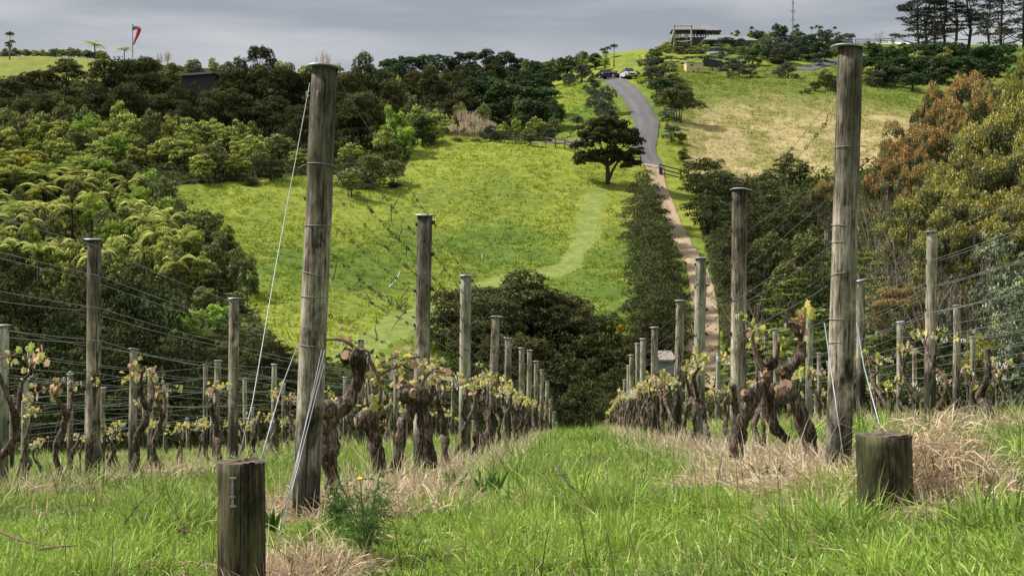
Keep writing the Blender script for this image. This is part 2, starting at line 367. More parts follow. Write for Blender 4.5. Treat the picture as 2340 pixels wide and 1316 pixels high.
def barkmat():
    m, t, n, o = newmat('vine_bark'); L = t.links.new
    tcn = n('ShaderNodeTexCoord'); mp = n('ShaderNodeMapping'); mp.inputs['Scale'].default_value = (1, 1, .16); L(tcn.outputs['Object'], mp.inputs[0])
    a = n('ShaderNodeTexNoise'); a.inputs['Scale'].default_value = 75; a.inputs['Detail'].default_value = 6; a.inputs['Roughness'].default_value = .7; a.inputs['Distortion'].default_value = 1.2; L(mp.outputs[0], a.inputs['Vector'])
    b2 = n('ShaderNodeTexNoise'); b2.inputs['Scale'].default_value = 9; b2.inputs['Detail'].default_value = 4; L(tcn.outputs['Object'], b2.inputs['Vector'])
    ad = n('ShaderNodeMath', operation='MULTIPLY_ADD'); ad.inputs[1].default_value = .5; L(b2.outputs['Fac'], ad.inputs[0])
    ml = n('ShaderNodeMath', operation='MULTIPLY_ADD'); ml.inputs[1].default_value = 1.3; ml.inputs[2].default_value = -.40; L(a.outputs['Fac'], ml.inputs[0]); L(ml.outputs[0], ad.inputs[2])
    r = n('ShaderNodeValToRGB'); e = r.color_ramp.elements; e[0].position = .3; e[0].color = (.012, .008, .006, 1); e[1].position = .72; e[1].color = (.36, .285, .22, 1)
    q = e.new(.5); q.color = (.068, .050, .038, 1); L(ad.outputs[0], r.inputs[0])
    p = n('ShaderNodeBsdfPrincipled'); p.inputs['Roughness'].default_value = .95; p.inputs['Specular IOR Level'].default_value = .1; L(r.outputs[0], p.inputs['Base Color'])
    bp = n('ShaderNodeBump'); bp.inputs['Strength'].default_value = 1; bp.inputs['Distance'].default_value = .012; L(a.outputs['Fac'], bp.inputs['Height']); L(bp.outputs[0], p.inputs['Normal'])
    L(p.outputs[0], o.inputs[0]); return m
M['vinebark'] = barkmat()
def groundmat():
    m, t, n, o = newmat('ground_cover'); L = t.links.new
    at = n('ShaderNodeAttribute', attribute_name='col'); g = n('ShaderNodeNewGeometry')
    a = n('ShaderNodeTexNoise'); a.inputs['Scale'].default_value = 2.2; a.inputs['Detail'].default_value = 8; a.inputs['Roughness'].default_value = .7; L(g.outputs['Position'], a.inputs['Vector'])
    mr = n('ShaderNodeMapRange'); mr.inputs['From Min'].default_value = .3; mr.inputs['From Max'].default_value = .7; mr.inputs['To Min'].default_value = .72; mr.inputs['To Max'].default_value = 1.25; L(a.outputs['Fac'], mr.inputs['Value'])
    s = n('ShaderNodeVectorMath', operation='SCALE'); L(at.outputs['Color'], s.inputs[0]); L(mr.outputs[0], s.inputs['Scale'])
    d = n('ShaderNodeBsdfDiffuse'); L(s.outputs[0], d.inputs[0])
    bp = n('ShaderNodeBump'); bp.inputs['Strength'].default_value = .8; bp.inputs['Distance'].default_value = .12; L(a.outputs['Fac'], bp.inputs['Height']); L(bp.outputs[0], d.inputs['Normal'])
    L(d.outputs[0], o.inputs[0]); return m
M['ground'] = groundmat()
# ------------------------------------------------------------------ ground regions
BUSH_L = [(-2000, 158), (210, 160), (640, 140), (800, 130), (960, 170), (1180, 170), (1290, 150), (1262, 190), (1275, 250), (1262, 326), (1200, 322), (960, 302), (920, 400), (700, 402), (560, 415), (380, 425), (450, 500), (530, 560), (560, 690), (640, 790), (720, 900), (-2000, 1000)]
BUSH_R = [(1600, 430), (1700, 405), (1900, 405), (2700, 215), (4000, 200), (4000, 1100), (1690, 1100), (1655, 800), (1630, 650), (1600, 520)]
MOWN = [(1340, 430), (1385, 430), (1370, 540), (1320, 615), (1250, 640), (1150, 690), (960, 760), (860, 800), (790, 850), (700, 850), (800, 780), (900, 712), (1050, 655), (1200, 620), (1275, 600), (1305, 560), (1325, 480)]
def proj(x, y, z): return 1170+F*x/np.maximum(y, 1), 658-F*(z-CZ)/np.maximum(y, 1)
def region(x, y, z):
    px, py = proj(x, y, z)
    r = np.full(x.shape, 1)                                   # 1 lush pasture
    r[(px > 1540+30*(py > 300)) & (py > 150) & (py < 432)] = 3          # right-hand pasture
    qx_ = px+22*(fbm(x*.5, y*.5, 201, 3)-.5)+8*(vnoise(x*2.3, y*2.3, 203)-.5); qy_ = py+16*(fbm(x*.5, y*.5, 202, 3)-.5)
    r[inpoly(qx_, qy_, MOWN) & (y > 84) & (y < 160)] = 2
    r[inpoly(px, py, BUSH_L) & (y > 60) & (y < 196+20*(px > 640))] = 0
    r[inpoly(px, py, BUSH_R) & (y > 60) & (y < 190)] = 0
    r[(y > 60) & (y < 84)] = 0
    r[(y > 196) & (px > 210) & (px < 1260)] = 0
    r[(px > 1600) & (y > 262)] = 5
    r[(px <= 260) & (y > 196)] = 4
    r[y <= 62] = 6
    r[y > 420] = 0
    return r, px, py
def pasture_col(x, y, px, py, r):
    n = fbm(x*.06, y*.045, 21, 4); n2 = fbm(x*.35, y*.22, 31, 3); n3 = fbm(x*1.3, y*1.1, 41, 2)
    g = np.array([.112, .162, .034]); yl = np.array([.222, .25, .046]); br = np.array([.17, .15, .05])
    w = np.clip((n-.47)*3.0+.55*(1-sstep(py, 380, 640))+.10+(n2-.5)*1.6+.22*sstep(px, 560, 700)*(1-sstep(py, 480, 560)), 0, 1)[..., None]
    w = w*(1-.55*sstep(px, 1180, 1300)*sstep(py, 500, 600)+0)[..., None] if False else w
    c = g*(1-w)+yl*w
    k = (sstep(n2, .66, .8)*.3*(n3 > .5))[..., None]; c = c*(1-k)+br*k
    c = c*(.78+.44*n3)[..., None]
    # dry paddock on the right
    dry = sstep(py+(n-.5)*170+(n2-.5)*60, 222, 305)[..., None]
    tan = np.array([.37, .30, .155])*(.75+.5*n3)[..., None]; gp = np.array([.15, .175, .042])*(.8+.4*n3)[..., None]
    dc = gp*(1-dry)+tan*dry
    kk = ((n2 > .56) & (dry[..., 0] > .15))[..., None]*.5; dc = dc*(1-kk)+np.array([.2, .2, .06])*kk
    r3 = (r == 3)[..., None]; c = np.where(r3, dc, c)
    c = np.where((r == 2)[..., None], np.array([.19, .232, .064])*(.84+.32*n3)[..., None], c)
    c = np.where((r == 4)[..., None], np.array([.19, .21, .06])*(.9+.2*n2)[..., None], c)
    c = np.where((r == 5)[..., None], np.array([.10, .16, .035])*(.8+.4*n2)[..., None], c)
    return c
def build_ground():
    ys = np.concatenate([[-400, -120, -40, -15, -5, -1], np.arange(1, 12, .14), np.arange(12, 30, .4), np.arange(30, 84, .55), np.arange(84, 262, .42), np.arange(262, 400, 2.0), 400*1.12**np.arange(0, 22)])
    u = np.concatenate([-np.geomspace(14, .47, 30), np.linspace(-.46, .46, 560), np.geomspace(.47, 14, 30)])
    U, Y = np.meshgrid(u, ys); S = np.where(Y > 0, Y+2.0, 3.0+np.abs(Y)*.3); Xg = U*S
    x, y = Xg.ravel(), Y.ravel(); z = H(x, y)
    r, px, py = region(x, y, z)
    c = pasture_col(x, y, px, py, r)*np.where(((r == 1) | (r == 3))[:, None], .92, 1)
    n = fbm(x*.5, y*.5, 3, 3)[:, None]
    bush = np.array([.045, .050, .022])*(.6+.8*n)
    c = np.where((r == 0)[:, None], bush, c)
    lane = np.array([.11, .15, .03])*(.7+.6*n)
    c = np.where((r == 6)[:, None], lane, c)
    ny, nx = Y.shape; i = np.arange(ny-1)[:, None]*nx+np.arange(nx-1)[None]
    Fq = np.stack([i, i+1, i+1+nx, i+nx], -1).reshape(-1, 4)
    me = mkmesh('ground', np.stack([x, y, z], 1), Fq, c, True, [M['ground']])
    tag(link('ground', me), 'rolling green farmland from the vineyard down to a valley and up to the ridge', 'ground', kind='structure')
build_ground()
# ------------------------------------------------------------------ road and track
def ribbon(name, pts, mat, label, cat, col=None, lift=.07, step=1.2, ncross=9):
    """pts: (photo column, photo row, distance, half-width m) centre line"""
    P = np.array([(X(a, d), d, w) for a, b, d, w in pts]); s = np.concatenate([[0], np.cumsum(np.hypot(*np.diff(P[:, :2], axis=0).T))])
    k = max(int(s[-1]/step), 4); t = np.linspace(0, s[-1], k)
    # smooth interpolation
    Q = np.stack([np.interp(t, s, P[:, i]) for i in range(3)], 1)
    for _ in range(3): Q[1:-1] = (Q[:-2]+2*Q[1:-1]+Q[2:])/4
    T = np.gradient(Q[:, :2], axis=0); T /= np.linalg.norm(T, axis=1)[:, None]; Nn = np.stack([T[:, 1], -T[:, 0]], 1)
    a = np.linspace(-1, 1, ncross)
    wj = Q[:, 2:3]*(1+.10*(fbm(t*.4, t*0, 7)[:, None]-.5))
    xy = Q[:, None, :2]+Nn[:, None]*(wj*a[None])[..., None]
    zz = H(xy[..., 0], xy[..., 1]); zc = zz[:, ncross//2][:, None]
    zz = zz+lift
    V = np.concatenate([xy, zz[..., None]], 2).reshape(-1, 3)
    i = np.arange(k-1)[:, None]*ncross+np.arange(ncross-1)[None]
    Fq = np.stack([i, i+1, i+1+ncross, i+ncross], -1).reshape(-1, 4)
    C = np.tile(col(t, a).reshape(-1, 3), (1, 1)) if col else None
    return tag(link(name, mkmesh(name, V, Fq, C, True, [mat])), label, cat, kind='structure')
def sealc(t, a):
    T, A = np.meshgrid(t, a, indexing='ij'); n = fbm(T*.3, A*3, 11, 3)
    v = .085+.025*np.exp(-((np.abs(A)-.45)/.16)**2)+.035*(n-.5)
    return np.stack([v, v*.955, v*.98], -1)
def dirtc(t, a):
    T, A = np.meshgrid(t, a, indexing='ij'); n = fbm(T*.5, A*2.5, 12, 3)
    base = np.array([.33, .238, .15])*(.8+.4*n)[..., None]
    k = (np.exp(-(A/.2)**2)*sstep(n, .42, .6)*.75)[..., None]*(1-.75*sstep(T, 26, 44))[..., None]
    k = np.maximum(k, (sstep(np.abs(A), .82, 1.0)*.6)[..., None])
    return base*(1-k)+np.array([.17, .19, .05])*k
M['seal'] = plain('grey_road_seal', (.15, .145, .15), .9, noise=.12, nscale=2.5, attr=True)
M['dirt'] = plain('orange_clay', (.4, .25, .15), .95, noise=.14, nscale=1.5, attr=True)
ribbon('road', [(1494, 384, 160.5, 1.25), (1489, 360, 166.5, 1.2), (1474, 338, 172, 1.25), (1464, 320, 176.5, 1.9), (1480, 280, 186, 1.6), (1462, 240, 200, 1.62), (1434, 208, 214, 1.65), (1406, 187, 229, 1.7), (1398, 178, 240, 1.7)], M['seal'],
       'worn grey sealed driveway climbing to the two parked cars', 'road', sealc, lift=.11)
ribbon('lower_drive', [(1215, 333, 177.5, 1.1), (1260, 333, 178, 1.2), (1330, 333, 178, 1.3), (1400, 331, 177, 1.6), (1450, 325, 176, 2.2)], M['seal'], 'narrow grey driveway joining from behind the single dark tree', 'road', sealc, lift=.10)
ribbon('dirt_track', [(1494, 379, 162.0, 1.2), (1499, 400, 157, .85), (1514, 440, 148, .75), (1530, 485, 140, .72), (1553, 540, 130, .75), (1586, 600, 119, .78), (1603, 650, 111, .9), (1610, 700, 104, .98), (1609, 750, 97, 1.0), (1604, 800, 91, 1.02), (1598, 850, 86, 1.05), (1588, 900, 81, 1.05)], M['dirt'],
       'orange clay farm track running down between hedge and bush', 'track', dirtc, lift=.10)
ribbon('upper_drive', [(1825, 167, 253, 1.2), (1850, 157, 256, 1.5), (1880, 145, 262, 1.7), (1905, 135, 270, 1.8)], M['seal'], 'short grey driveway crossing the paddock under the hilltop shrubs', 'road', sealc, lift=.11)
TRACKS = [[(X(a, d), d) for a, d in ((1490, 162), (1497, 157), (1513, 148), (1530, 140), (1553, 130), (1585, 119), (1605, 111), (1612, 104), (1610, 97), (1606, 91), (1600, 86))],
          [(X(a, d), d) for a, d in ((1492, 160), (1490, 168), (1464, 176), (1480, 186), (1464, 200), (1432, 214), (1404, 229), (1395, 240))],
          [(X(a, d), d) for a, d in ((1215, 177.5), (1330, 178), (1450, 176))], [(X(a, d), d) for a, d in ((1825, 253), (1880, 262), (1905, 270))]]
def dist_tracks(x, y):
    m = np.full(x.shape, 1e9)
    for tr in TRACKS:
        for (a, b), (c, d) in zip(tr, tr[1:]):
            dx, dy = c-a, d-b; t = np.clip(((x-a)*dx+(y-b)*dy)/(dx*dx+dy*dy), 0, 1)
            m = np.minimum(m, np.hypot(x-a-t*dx, y-b-t*dy))
    return m
# ------------------------------------------------------------------ pasture tussocks
def tufts(name, P, nb, ln, w, lean, droop, colf, segs, mat, seed, rad=.1, droopv=None, lnv=.35):
    """grass tufts at P (n,3); nb blades each; ln,w may be per tuft"""
    rng = np.random.default_rng(seed); n = len(P); B = n*nb
    idx = np.repeat(np.arange(n), nb)
    az = rng.random(B)*2*np.pi; rr = rng.random(B)**.5*(np.broadcast_to(rad, (n,))[idx])
    base = P[idx].copy(); base[:, 0] += np.cos(az)*rr; base[:, 1] += np.sin(az)*rr; base[:, 2] -= .01
    az2 = az+rng.normal(0, .8, B); le = np.abs(rng.normal(0, 1, B))*lean+.05
    dr = np.stack([np.cos(az2)*le, np.sin(az2)*le, np.ones(B)], 1); dr /= np.linalg.norm(dr, axis=1)[:, None]
    L_ = np.broadcast_to(ln, (n,))[idx]*(1+lnv*rng.normal(size=B)).clip(.3, 1.9); W_ = np.broadcast_to(w, (n,))[idx]*(.6+.8*rng.random(B))
    V, Fq, t, k = strips(base, dr, L_, W_, droop*(.3+1.2*rng.random(B)), segs, rng=rng)
    c = colf(P, idx, rng, B); C = np.repeat(c, k, axis=0)
    return mkmesh(name, V, Fq, C, False, [mat])
def scatter_uy(n, u0, u1, y0, y1, seed):
    rng = np.random.default_rng(seed)
    y = np.sqrt(rng.random(n)*(y1**2-y0**2)+y0**2); u = u0+(u1-u0)*rng.random(n); return u*y, y
def hill_tufts():
    x, y = scatter_uy(150000, -.26, .42, 84, 262, 77); z = H(x, y)
    r, px, py = region(x, y, z); rng = np.random.default_rng(5)
    keep = ((r == 1) | (r == 3)) & (dist_tracks(x, y) > 3.0) & (px < 2100)
    dn = fbm(x*.35, y*.22, 31, 3); keep &= rng.random(len(x)) < np.clip(.25+(dn-.38)*2.2, .15, 1)
    keep &= ~((y > 240) & (r == 1))
    x, y, z, r, px, py = [a[keep] for a in (x, y, z, r, px, py)]
    c0 = pasture_col(x, y, px, py, r)*np.array([1.3, 1.5, 1.2])
    P = np.stack([x, y, z-.03], 1)
    def cf(P, idx, rng, B):
        v = (.72+.6*rng.random(B))[:, None]; return c0[idx]*v
    s = .14+.34*np.random.default_rng(6).random(len(x))**2.2
    for nm, sel, lab in (('pasture_grass', r == 1, 'clumpy bright green pasture grass on the valley slope'), ('dry_grass', r == 3, 'pale tan dry grass on the paddock beyond the track')):
        cc = c0[sel]
        me = tufts(nm, P[sel], 9, s[sel]*1.15, .09, .85, .35, lambda P, idx, rng, B, cc=cc: cc[idx]*(.72+.6*rng.random(B))[:, None], 1, M['hillgrass'], 8, rad=s[sel]*.9)
        tag(link(nm, me), lab, 'grass', kind='stuff')
hill_tufts()
# ------------------------------------------------------------------ vineyard grass
ROWS_L = [-13.9, -11.4, -8.9, -6.35, -3.95, -1.08, 1.28, 3.82, 6.35, 8.9, 11.4]
def vine_grass():
    gcol = [np.array([.30, .43, .072]), np.array([.50, .61, .16]), np.array([.17, .27, .05]), np.array([.33, .33, .10])]
    def gc(P, idx, rng, B):
        n = fbm(P[:, 0]*.9, P[:, 1]*.9, 51, 3)[idx]+(rng.random(len(P))[idx]-.5)*.25
        w = np.clip((n-.42)*5, 0, 1)[:, None]; c = gcol[2]*(1-w)+gcol[0]*w
        k = sstep(rng.random(B), .55, 1)[:, None]*.8; c = c*(1-k)+gcol[1]*k
        dd = (rng.random(B) < .05)[:, None]; c = np.where(dd, np.array([.42, .34, .16]), c)
        return c*(.75+.5*rng.random(B))[:, None]
    def rowd(x, y): 
        L = x-.043*y; return np.min(np.abs(L[:, None]-np.array(ROWS_L)[None]), 1), L
    parts = []
    for (n, y0, y1, nb, ln, w, segs, rad) in ((8500, 3.0, 6.6, 24, .078, .0050, 3, .07), (12000, 6.6, 13, 15, .095, .0075, 2, .09), (17000, 13, 30, 10, .12, .013, 2, .13), (20000, 30, 58, 8, .17, .025, 1, .2)):
        x, y = scatter_uy(n, -.46, .46, y0, y1, int(n+y0)); z = H(x, y); d, L = rowd(x, y); rng = np.random.default_rng(n)
        if y0 < 6: pass
        keep = rng.random(n) < np.where((y > 6.0) & (d < .42), .28, 1.0)
        # bare dead heap around the stumps
        x, y, z, d = x[keep], y[keep], z[keep], d[keep]
        hn = fbm(x*1.1, y*1.1, 61, 2)
        tf = (vnoise(x*2.7, y*2.7, 3) > .70); l = ln*(.35+1.35*hn**1.3)*(1+1.1*tf)
        me = tufts('meadow', np.stack([x, y, z], 1), nb, l, w, .62, .5, gc, segs, M['grass'], n, rad=rad)
        parts.append(me)
    # broad-leaved weeds in the sward
    x, y = scatter_uy(1500, -.42, .42, 3.6, 12, 909); z = H(x, y); k = vnoise(x*1.6, y*1.6, 77) > .5; x, y, z = x[k], y[k], z[k]
    me = tufts('meadow', np.stack([x, y, z+.01], 1), 9, .075, .014, 1.1, .6, lambda P, idx, rng, B: np.where((rng.random(B) < .2)[:, None], np.array([.28, .34, .08]), np.array([.10, .19, .04]))*(.7+.6*rng.random(B))[:, None], 2, M['grass'], 910, rad=.03)
    tag(link('lane_weeds', me), 'low broad-leaved weeds among the lane grass', 'weeds', kind='stuff')
    x, y = scatter_uy(2600, -.42, .42, 3.6, 14, 911); z = H(x, y)
    me = tufts('litter', np.stack([x, y, z+.03], 1), 3, .13, .004, 2.6, .35, lambda P, idx, rng, B: np.array([.46, .37, .22])*(.6+.7*rng.random(B))[:, None], 2, M['straw'], 912, rad=.05)
    tag(link('dead_litter', me), 'scattered dead grass stems lying in the lane', 'straw', kind='stuff')
    names = ['lane_grass', 'lane_grass', 'lane_grass', 'lane_grass']
    labs = ['lush long-bladed green grass in front of the end posts', 'green grass between the first vines and posts', 'green grass of the vineyard lane further down', 'distant green grass at the brow of the vineyard']
    for me, nm, lb in zip(parts, names, labs): tag(link(nm, me), lb, 'grass', kind='stuff')
    # dead straw under the rows
    def sc(P, idx, rng, B):
        n = rng.random(B)[:, None]; c = np.array([.72, .58, .42])*(1-n)+np.array([.50, .38, .26])*n
        g = (rng.random(B) < .10)[:, None]; return np.where(g, np.array([.22, .27, .07]), c)*(.7+.55*rng.random(B))[:, None]
    X0, Y0, LN, W_, RD = [], [], [], [], []
    rng = np.random.default_rng(99)
    for L in ROWS_L:
        y = 6.3+(58-6.3)*rng.random(1500)**1.35; x = L+.043*y+rng.normal(0, .22, len(y))
        k = np.abs(x/y) < .5; x, y = x[k], y[k]
        X0.append(x); Y0.append(y)
    x = np.concatenate(X0); y = np.concatenate(Y0); hh = .9+.5*fbm(x*1.2, y*1.2, 71, 2)
    near = y < 14
    for sel, nb, w, segs, lb in ((near, 26, .0048, 3, 'tangled dead straw around the first vine trunks'), (~near, 9, .013, 1, 'pale dead straw along the foot of the distant vines')):
        P = np.stack([x[sel], y[sel], H(x[sel], y[sel])+.0], 1)
        me = tufts('dry_straw', P, nb, (.17 if segs == 3 else .24)*hh[sel], w, 1.25, .55, sc, segs, M['straw'], 13, rad=.16)
        tag(link('dry_straw', me), lb, 'straw', kind='stuff')
    y = 6.4+11*np.random.default_rng(77).random(900)**1.2; L = np.random.default_rng(78).choice([-1.08, 1.28, -3.95, 3.82, 1.1, -.95], 900)+np.random.default_rng(79).normal(0, .25, 900); x = L+.043*y
    me = tufts('straw_stems', np.stack([x, y, H(x, y)], 1), 4, .34, .0034, .75, .55, lambda P, idx, rng, B: np.array([.66, .54, .40])*(.6+.6*rng.random(B))[:, None], 4, M['straw'], 80, rad=.05)
    tag(link('straw_stems', me), 'long pale dry stems arching out of the straw along the vine rows', 'straw', kind='stuff')
    # heaps: around the right stump and by the left end post
    heaps = []
    for cx, cy, r, n, hgt in ((X(2135, 5.4), 5.4, .19, 130, .36), (X(2200, 5.2), 5.2, .16, 60, .10), (X(1930, 6.0), 6.0, .16, 50, .08), (X(1850, 6.2), 6.2, .22, 50, .04), (X(1880, 5.4), 5.4, .16, 50, .03), (X(2180, 4.9), 4.9, .12, 40, .0), (X(690, 5.2), 5.2, .18, 150, .02), (X(800, 6.3), 6.3, .22, 70, .05), (X(900, 7.6), 7.6, .4, 110, .08), (X(1000, 8.4), 8.4, .4, 90, .08),
                               (X(2060, 5.5), 5.5, .12, 40, .30), (X(1750, 7.2), 7.2, .4, 110, .12), (X(440, 4.7), 4.7, .1, 26, .0), (X(650, 4.75), 4.75, .12, 60, .0)):
        a = rng.random(n)*6.28; q = rng.random(n)**.5*r; xx = cx+np.cos(a)*q; yy = cy+np.sin(a)*q
        zz = H(xx, yy)+hgt*np.clip(1-(q/r)**2, 0, 1)*rng.random(n)
        heaps.append(np.stack([xx, yy, zz], 1))
    P = np.concatenate(heaps)
    me = tufts('dry_straw', P, 24, .165, .0038, 1.6, .7, sc, 3, M['straw'], 14, rad=.10)
    tag(link('dry_straw', me), 'heaped dead straw piled around the stumps and end posts', 'straw', kind='stuff')
    # tall stray seed stalks
    y = 4.4+8*rng.random(230)**1.3; u = -.36+.74*rng.random(230); x = u*y
    L = x-.043*y; 
    P = np.stack([x, y, H(x, y)], 1)
    def skc(P, idx, rng, B): return np.where((rng.random(B) < .6)[:, None], np.array([.12, .10, .05]), np.array([.4, .31, .19]))
    me = tufts('seed_stalks', P, 2, .30, .0032, .35, .25, skc, 3, M['straw'], 15, rad=.05)
    tag(link('seed_stalks', me), 'thin dark seed stalks standing above the lane grass', 'grass', kind='stuff')
vine_grass()

def undergrowth():
    x, y = scatter_uy(150000, -.42, .46, 60, 215, 123); z = H(x, y); r, px, py = region(x, y, z)
    rng = np.random.default_rng(4); k = (r == 0) & (px > -120) & (px < 2460); x, y, z, px = x[k], y[k], z[k], px[k]; n = len(x)
    m = fbm(x*.45, y*.45, 81, 3); P = np.stack([x, y, z+np.clip((m-.35)*3.2, 0, 1.6)*rng.random(n)**.4+.05], 1)
    V, Fq = leaves(P, rng.normal(size=(n, 3))*.8+[0, -.3, .9], .26*(.5+rng.random(n)), .42*(.5+rng.random(n)), rng)
    h = fbm(x*.2, y*.2, 91, 2)[:, None]; c = np.array([.05, .062, .022])*(1-h)+np.array([.10, .125, .035])*h
    C = np.repeat(c*(.6+.8*rng.random(n))[:, None], 4, 0)
    tag(link('undergrowth', mkmesh('undergrowth', V, Fq, C, False, [M['hillgrass']])), 'dark low scrub covering the ground between the bush trees', 'undergrowth', kind='stuff')
undergrowth()
# ------------------------------------------------------------------ posts, wires, vines
ORD = ['first', 'second', 'third', 'fourth', 'fifth', 'sixth', 'seventh', 'eighth', 'ninth', 'tenth', 'eleventh', 'twelfth', 'thirteenth', 'fourteenth', 'fifteenth', 'sixteenth', 'seventeenth', 'eighteenth', 'nineteenth', 'twentieth']
TENS = ['', '', 'twenty', 'thirty', 'forty', 'fifty']
def ordn(i): return ORD[i] if i < 20 else (TENS[(i+1)//10]+'-'+ORD[(i+1) % 10-1] if (i+1) % 10 else TENS[(i+1)//10][:-1]+'ieth')
def post_mesh(name, h, r, mat, seed, bury=.25, n=28, taper=.94):
    rng = np.random.default_rng(seed); k = 16
    t = np.linspace(-bury, h, k); wob = np.cumsum(rng.normal(0, .0012, (k, 2)), 0); wob -= wob[0]
    th = np.arange(n)/n*2*np.pi; ph = rng.random(3)*6.28; V = []
    for i in range(k):
        rr = r*(1-(1-taper)*(t[i]/h))*(1+.012*np.sin(2*th+ph[0])+.008*np.sin(5*th+ph[1]+t[i]*2)+.004*rng.normal())
        V.append(np.stack([np.cos(th)*rr+wob[i, 0], np.sin(th)*rr+wob[i, 1], np.full(n, t[i])], 1))
    V = np.concatenate(V)
    Fc = [(i*n+j, i*n+(j+1) % n, (i+1)*n+(j+1) % n, (i+1)*n+j) for i in range(k-1) for j in range(n)]
    side = len(Fc); Fc += [tuple((k-1)*n+j for j in range(n))]
    me = mkmesh(name, V, Fc, None, True, [mat, M['endgrain']], [0]*side+[1])
    return me
def cap_mesh(r=.088, seed=0, n=28):
    rng = np.random.default_rng(seed); mb = MB(); th = np.arange(n)/n*2*np.pi; V = []; tilt = rng.normal(0, .05, 2)
    prof = [(1.0, -.004), (1.0, .0), (.97, .003), (.55, .009), (.5, .006), (.12, .010), (.0, .011)]
    warp = .004*np.sin(2*th+rng.random()*6)
    for q, z in prof:
        x, y = np.cos(th)*r*q, np.sin(th)*r*q
        V.append(np.stack([x, y, z+warp*q+tilt[0]*x+tilt[1]*y], 1))
    V = np.concatenate(V); k = len(prof)
    Fc = [(i*n+j, i*n+(j+1) % n, (i+1)*n+(j+1) % n, (i+1)*n+j) for i in range(k-1) for j in range(n)]+[tuple(range(n))[::-1]]
    mb.add(V, Fc); return mb.mesh('cap', [M['cap']], False)
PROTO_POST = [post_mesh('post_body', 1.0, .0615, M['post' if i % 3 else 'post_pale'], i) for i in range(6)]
CAPS = [cap_mesh(.086, i) for i in range(5)]
def ring_mesh(r, th=.0018, tilt=0, tail=False, mat='wire_dull'):
    mb = MB(); a = np.linspace(0, 2*np.pi, 25)
    mb.tube(np.stack([np.cos(a)*r, np.sin(a)*r, np.sin(a+.7)*tilt], 1), th, 5, cap=False)
    if tail:
        mb.tube([(r, 0, 0), (r+.02, -.01, -.004), (r+.035, -.015, -.018), (r+.03, -.02, -.03)], th, 5)
    return mb.mesh('wire_wrap', [M[mat]], True)
def clip_mesh():
    mb = MB(); mb.tube([(0, 0, -.014), (0, 0, .014)], .008, 8); mb.tube([(-.0, 0, 0), (.014, 0, 0)], .013, 8)
    mb.box((.012, 0, .012), (.006, .02, .006)); return mb.mesh('insulator', [M['black']], True)
CLIP = clip_mesh()
RINGS = {}
LEV = [.90, 1.16, 1.42, 1.68, 1.92]
def add_post(px, py, d, lean=0.0, rowname='', i=0, h=None, xyz=None, end=False, seed=0, clips=False, pale=False):
    """px,py: photograph position of the post top at distance d; lean = sideways metres over full height"""
    if xyz is None:
        xt, yt, zt = X(px, d), d, Z(py, d); xb = xt-lean; yb = d+.0; zb = H1(xb, yb); h = zt-zb
    else:
        xb, yb = xyz; zb = H1(xb, yb); xt, yt, zt = xb+lean, yb, zb+h
    o = empty('trellis_post', (xb, yb, zb), 0)
    tilt = math.atan2(lean, h); o.rotation_euler = (0, tilt, seed*1.7 % 6.28 if not clips else 0)
    o.rotation_euler = (random.Random(seed).uniform(-.012, .012), tilt, 0)
    if end or d < 12:
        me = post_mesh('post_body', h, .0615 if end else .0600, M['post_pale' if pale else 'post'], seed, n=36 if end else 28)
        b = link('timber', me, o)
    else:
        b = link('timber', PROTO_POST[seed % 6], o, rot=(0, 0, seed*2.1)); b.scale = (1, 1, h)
    c = link('cap', CAPS[seed % 5], o, loc=(0, 0, h+.002), rot=(0, 0, seed*1.3))
    if clips:
        for q, l in enumerate(LEV):
            l = l+(h-1.98)
            for s in (-1, 1):
                if rnd.random() < .85:
                    k = link('insulator', CLIP, o, loc=(s*.060, -.012, l+s*.008), rot=(0, 0, 0 if s > 0 else math.pi))
    tag(o, None, 'trellis post', None)
    return o, dict(x=xb, y=yb, z=zb, h=h, lean=lean)
rnd = random.Random(4)
ROWS = []
def row(name, group, posts, lev, pairs=True):
    """posts: dict list near to far"""
    ROWS.append(dict(name=name, group=group, posts=posts, lev=lev, pairs=pairs))
DL = [6.3, 10.7, 15.0, 20.3, 25.0, 30.8, 35, 38.5, 42, 46, 50, 53.5, 56.5]
TL = [(742, 152), (972, 492), (1066, 630), (1133, 723), (1161, 773), (1192, 795), (1210, 800), (1225, 825), (1239, 845), (1250, 871), (1258, 913), (1266, 941), (1271, 965)]
TR = [(1937, 110), (1694, 433), (1603, 590), (1555, 687), (1496, 748), (1470, 774), (1458, 785), (1443, 811), (1437, 835), (1428, 868), (1419, 911), (1411, 948)]
DR = [6.67, 10.75, 15.3, 19.6, 24.8, 30, 34.5, 38.5, 42, 46, 50, 54]
leansL = [.088, .035, .02, .07, .01, -.01, .02, 0, .03, .01, 0, .02, 0]
leansR = [.047, .03, .03, .05, .02, .02, -.01, .02, .01, 0, .02, 0]
def colour_post(i): return 'weathered grey brown'
LBL_L = 'lane row on the windsock side'
LBL_R = 'lane row on the clay track side'
def label_post(o, i, rn, grp, end=False, extra=''):
    if end: o['label'] = extra
    else: o['label'] = ('round capped timber post, %s from the near end, %s' % (ordn(i), rn))
    o['group'] = grp
gl, gr = 'capped posts of the row on the windsock side of the lane', 'capped posts of the row on the clay track side of the lane'
P1 = []
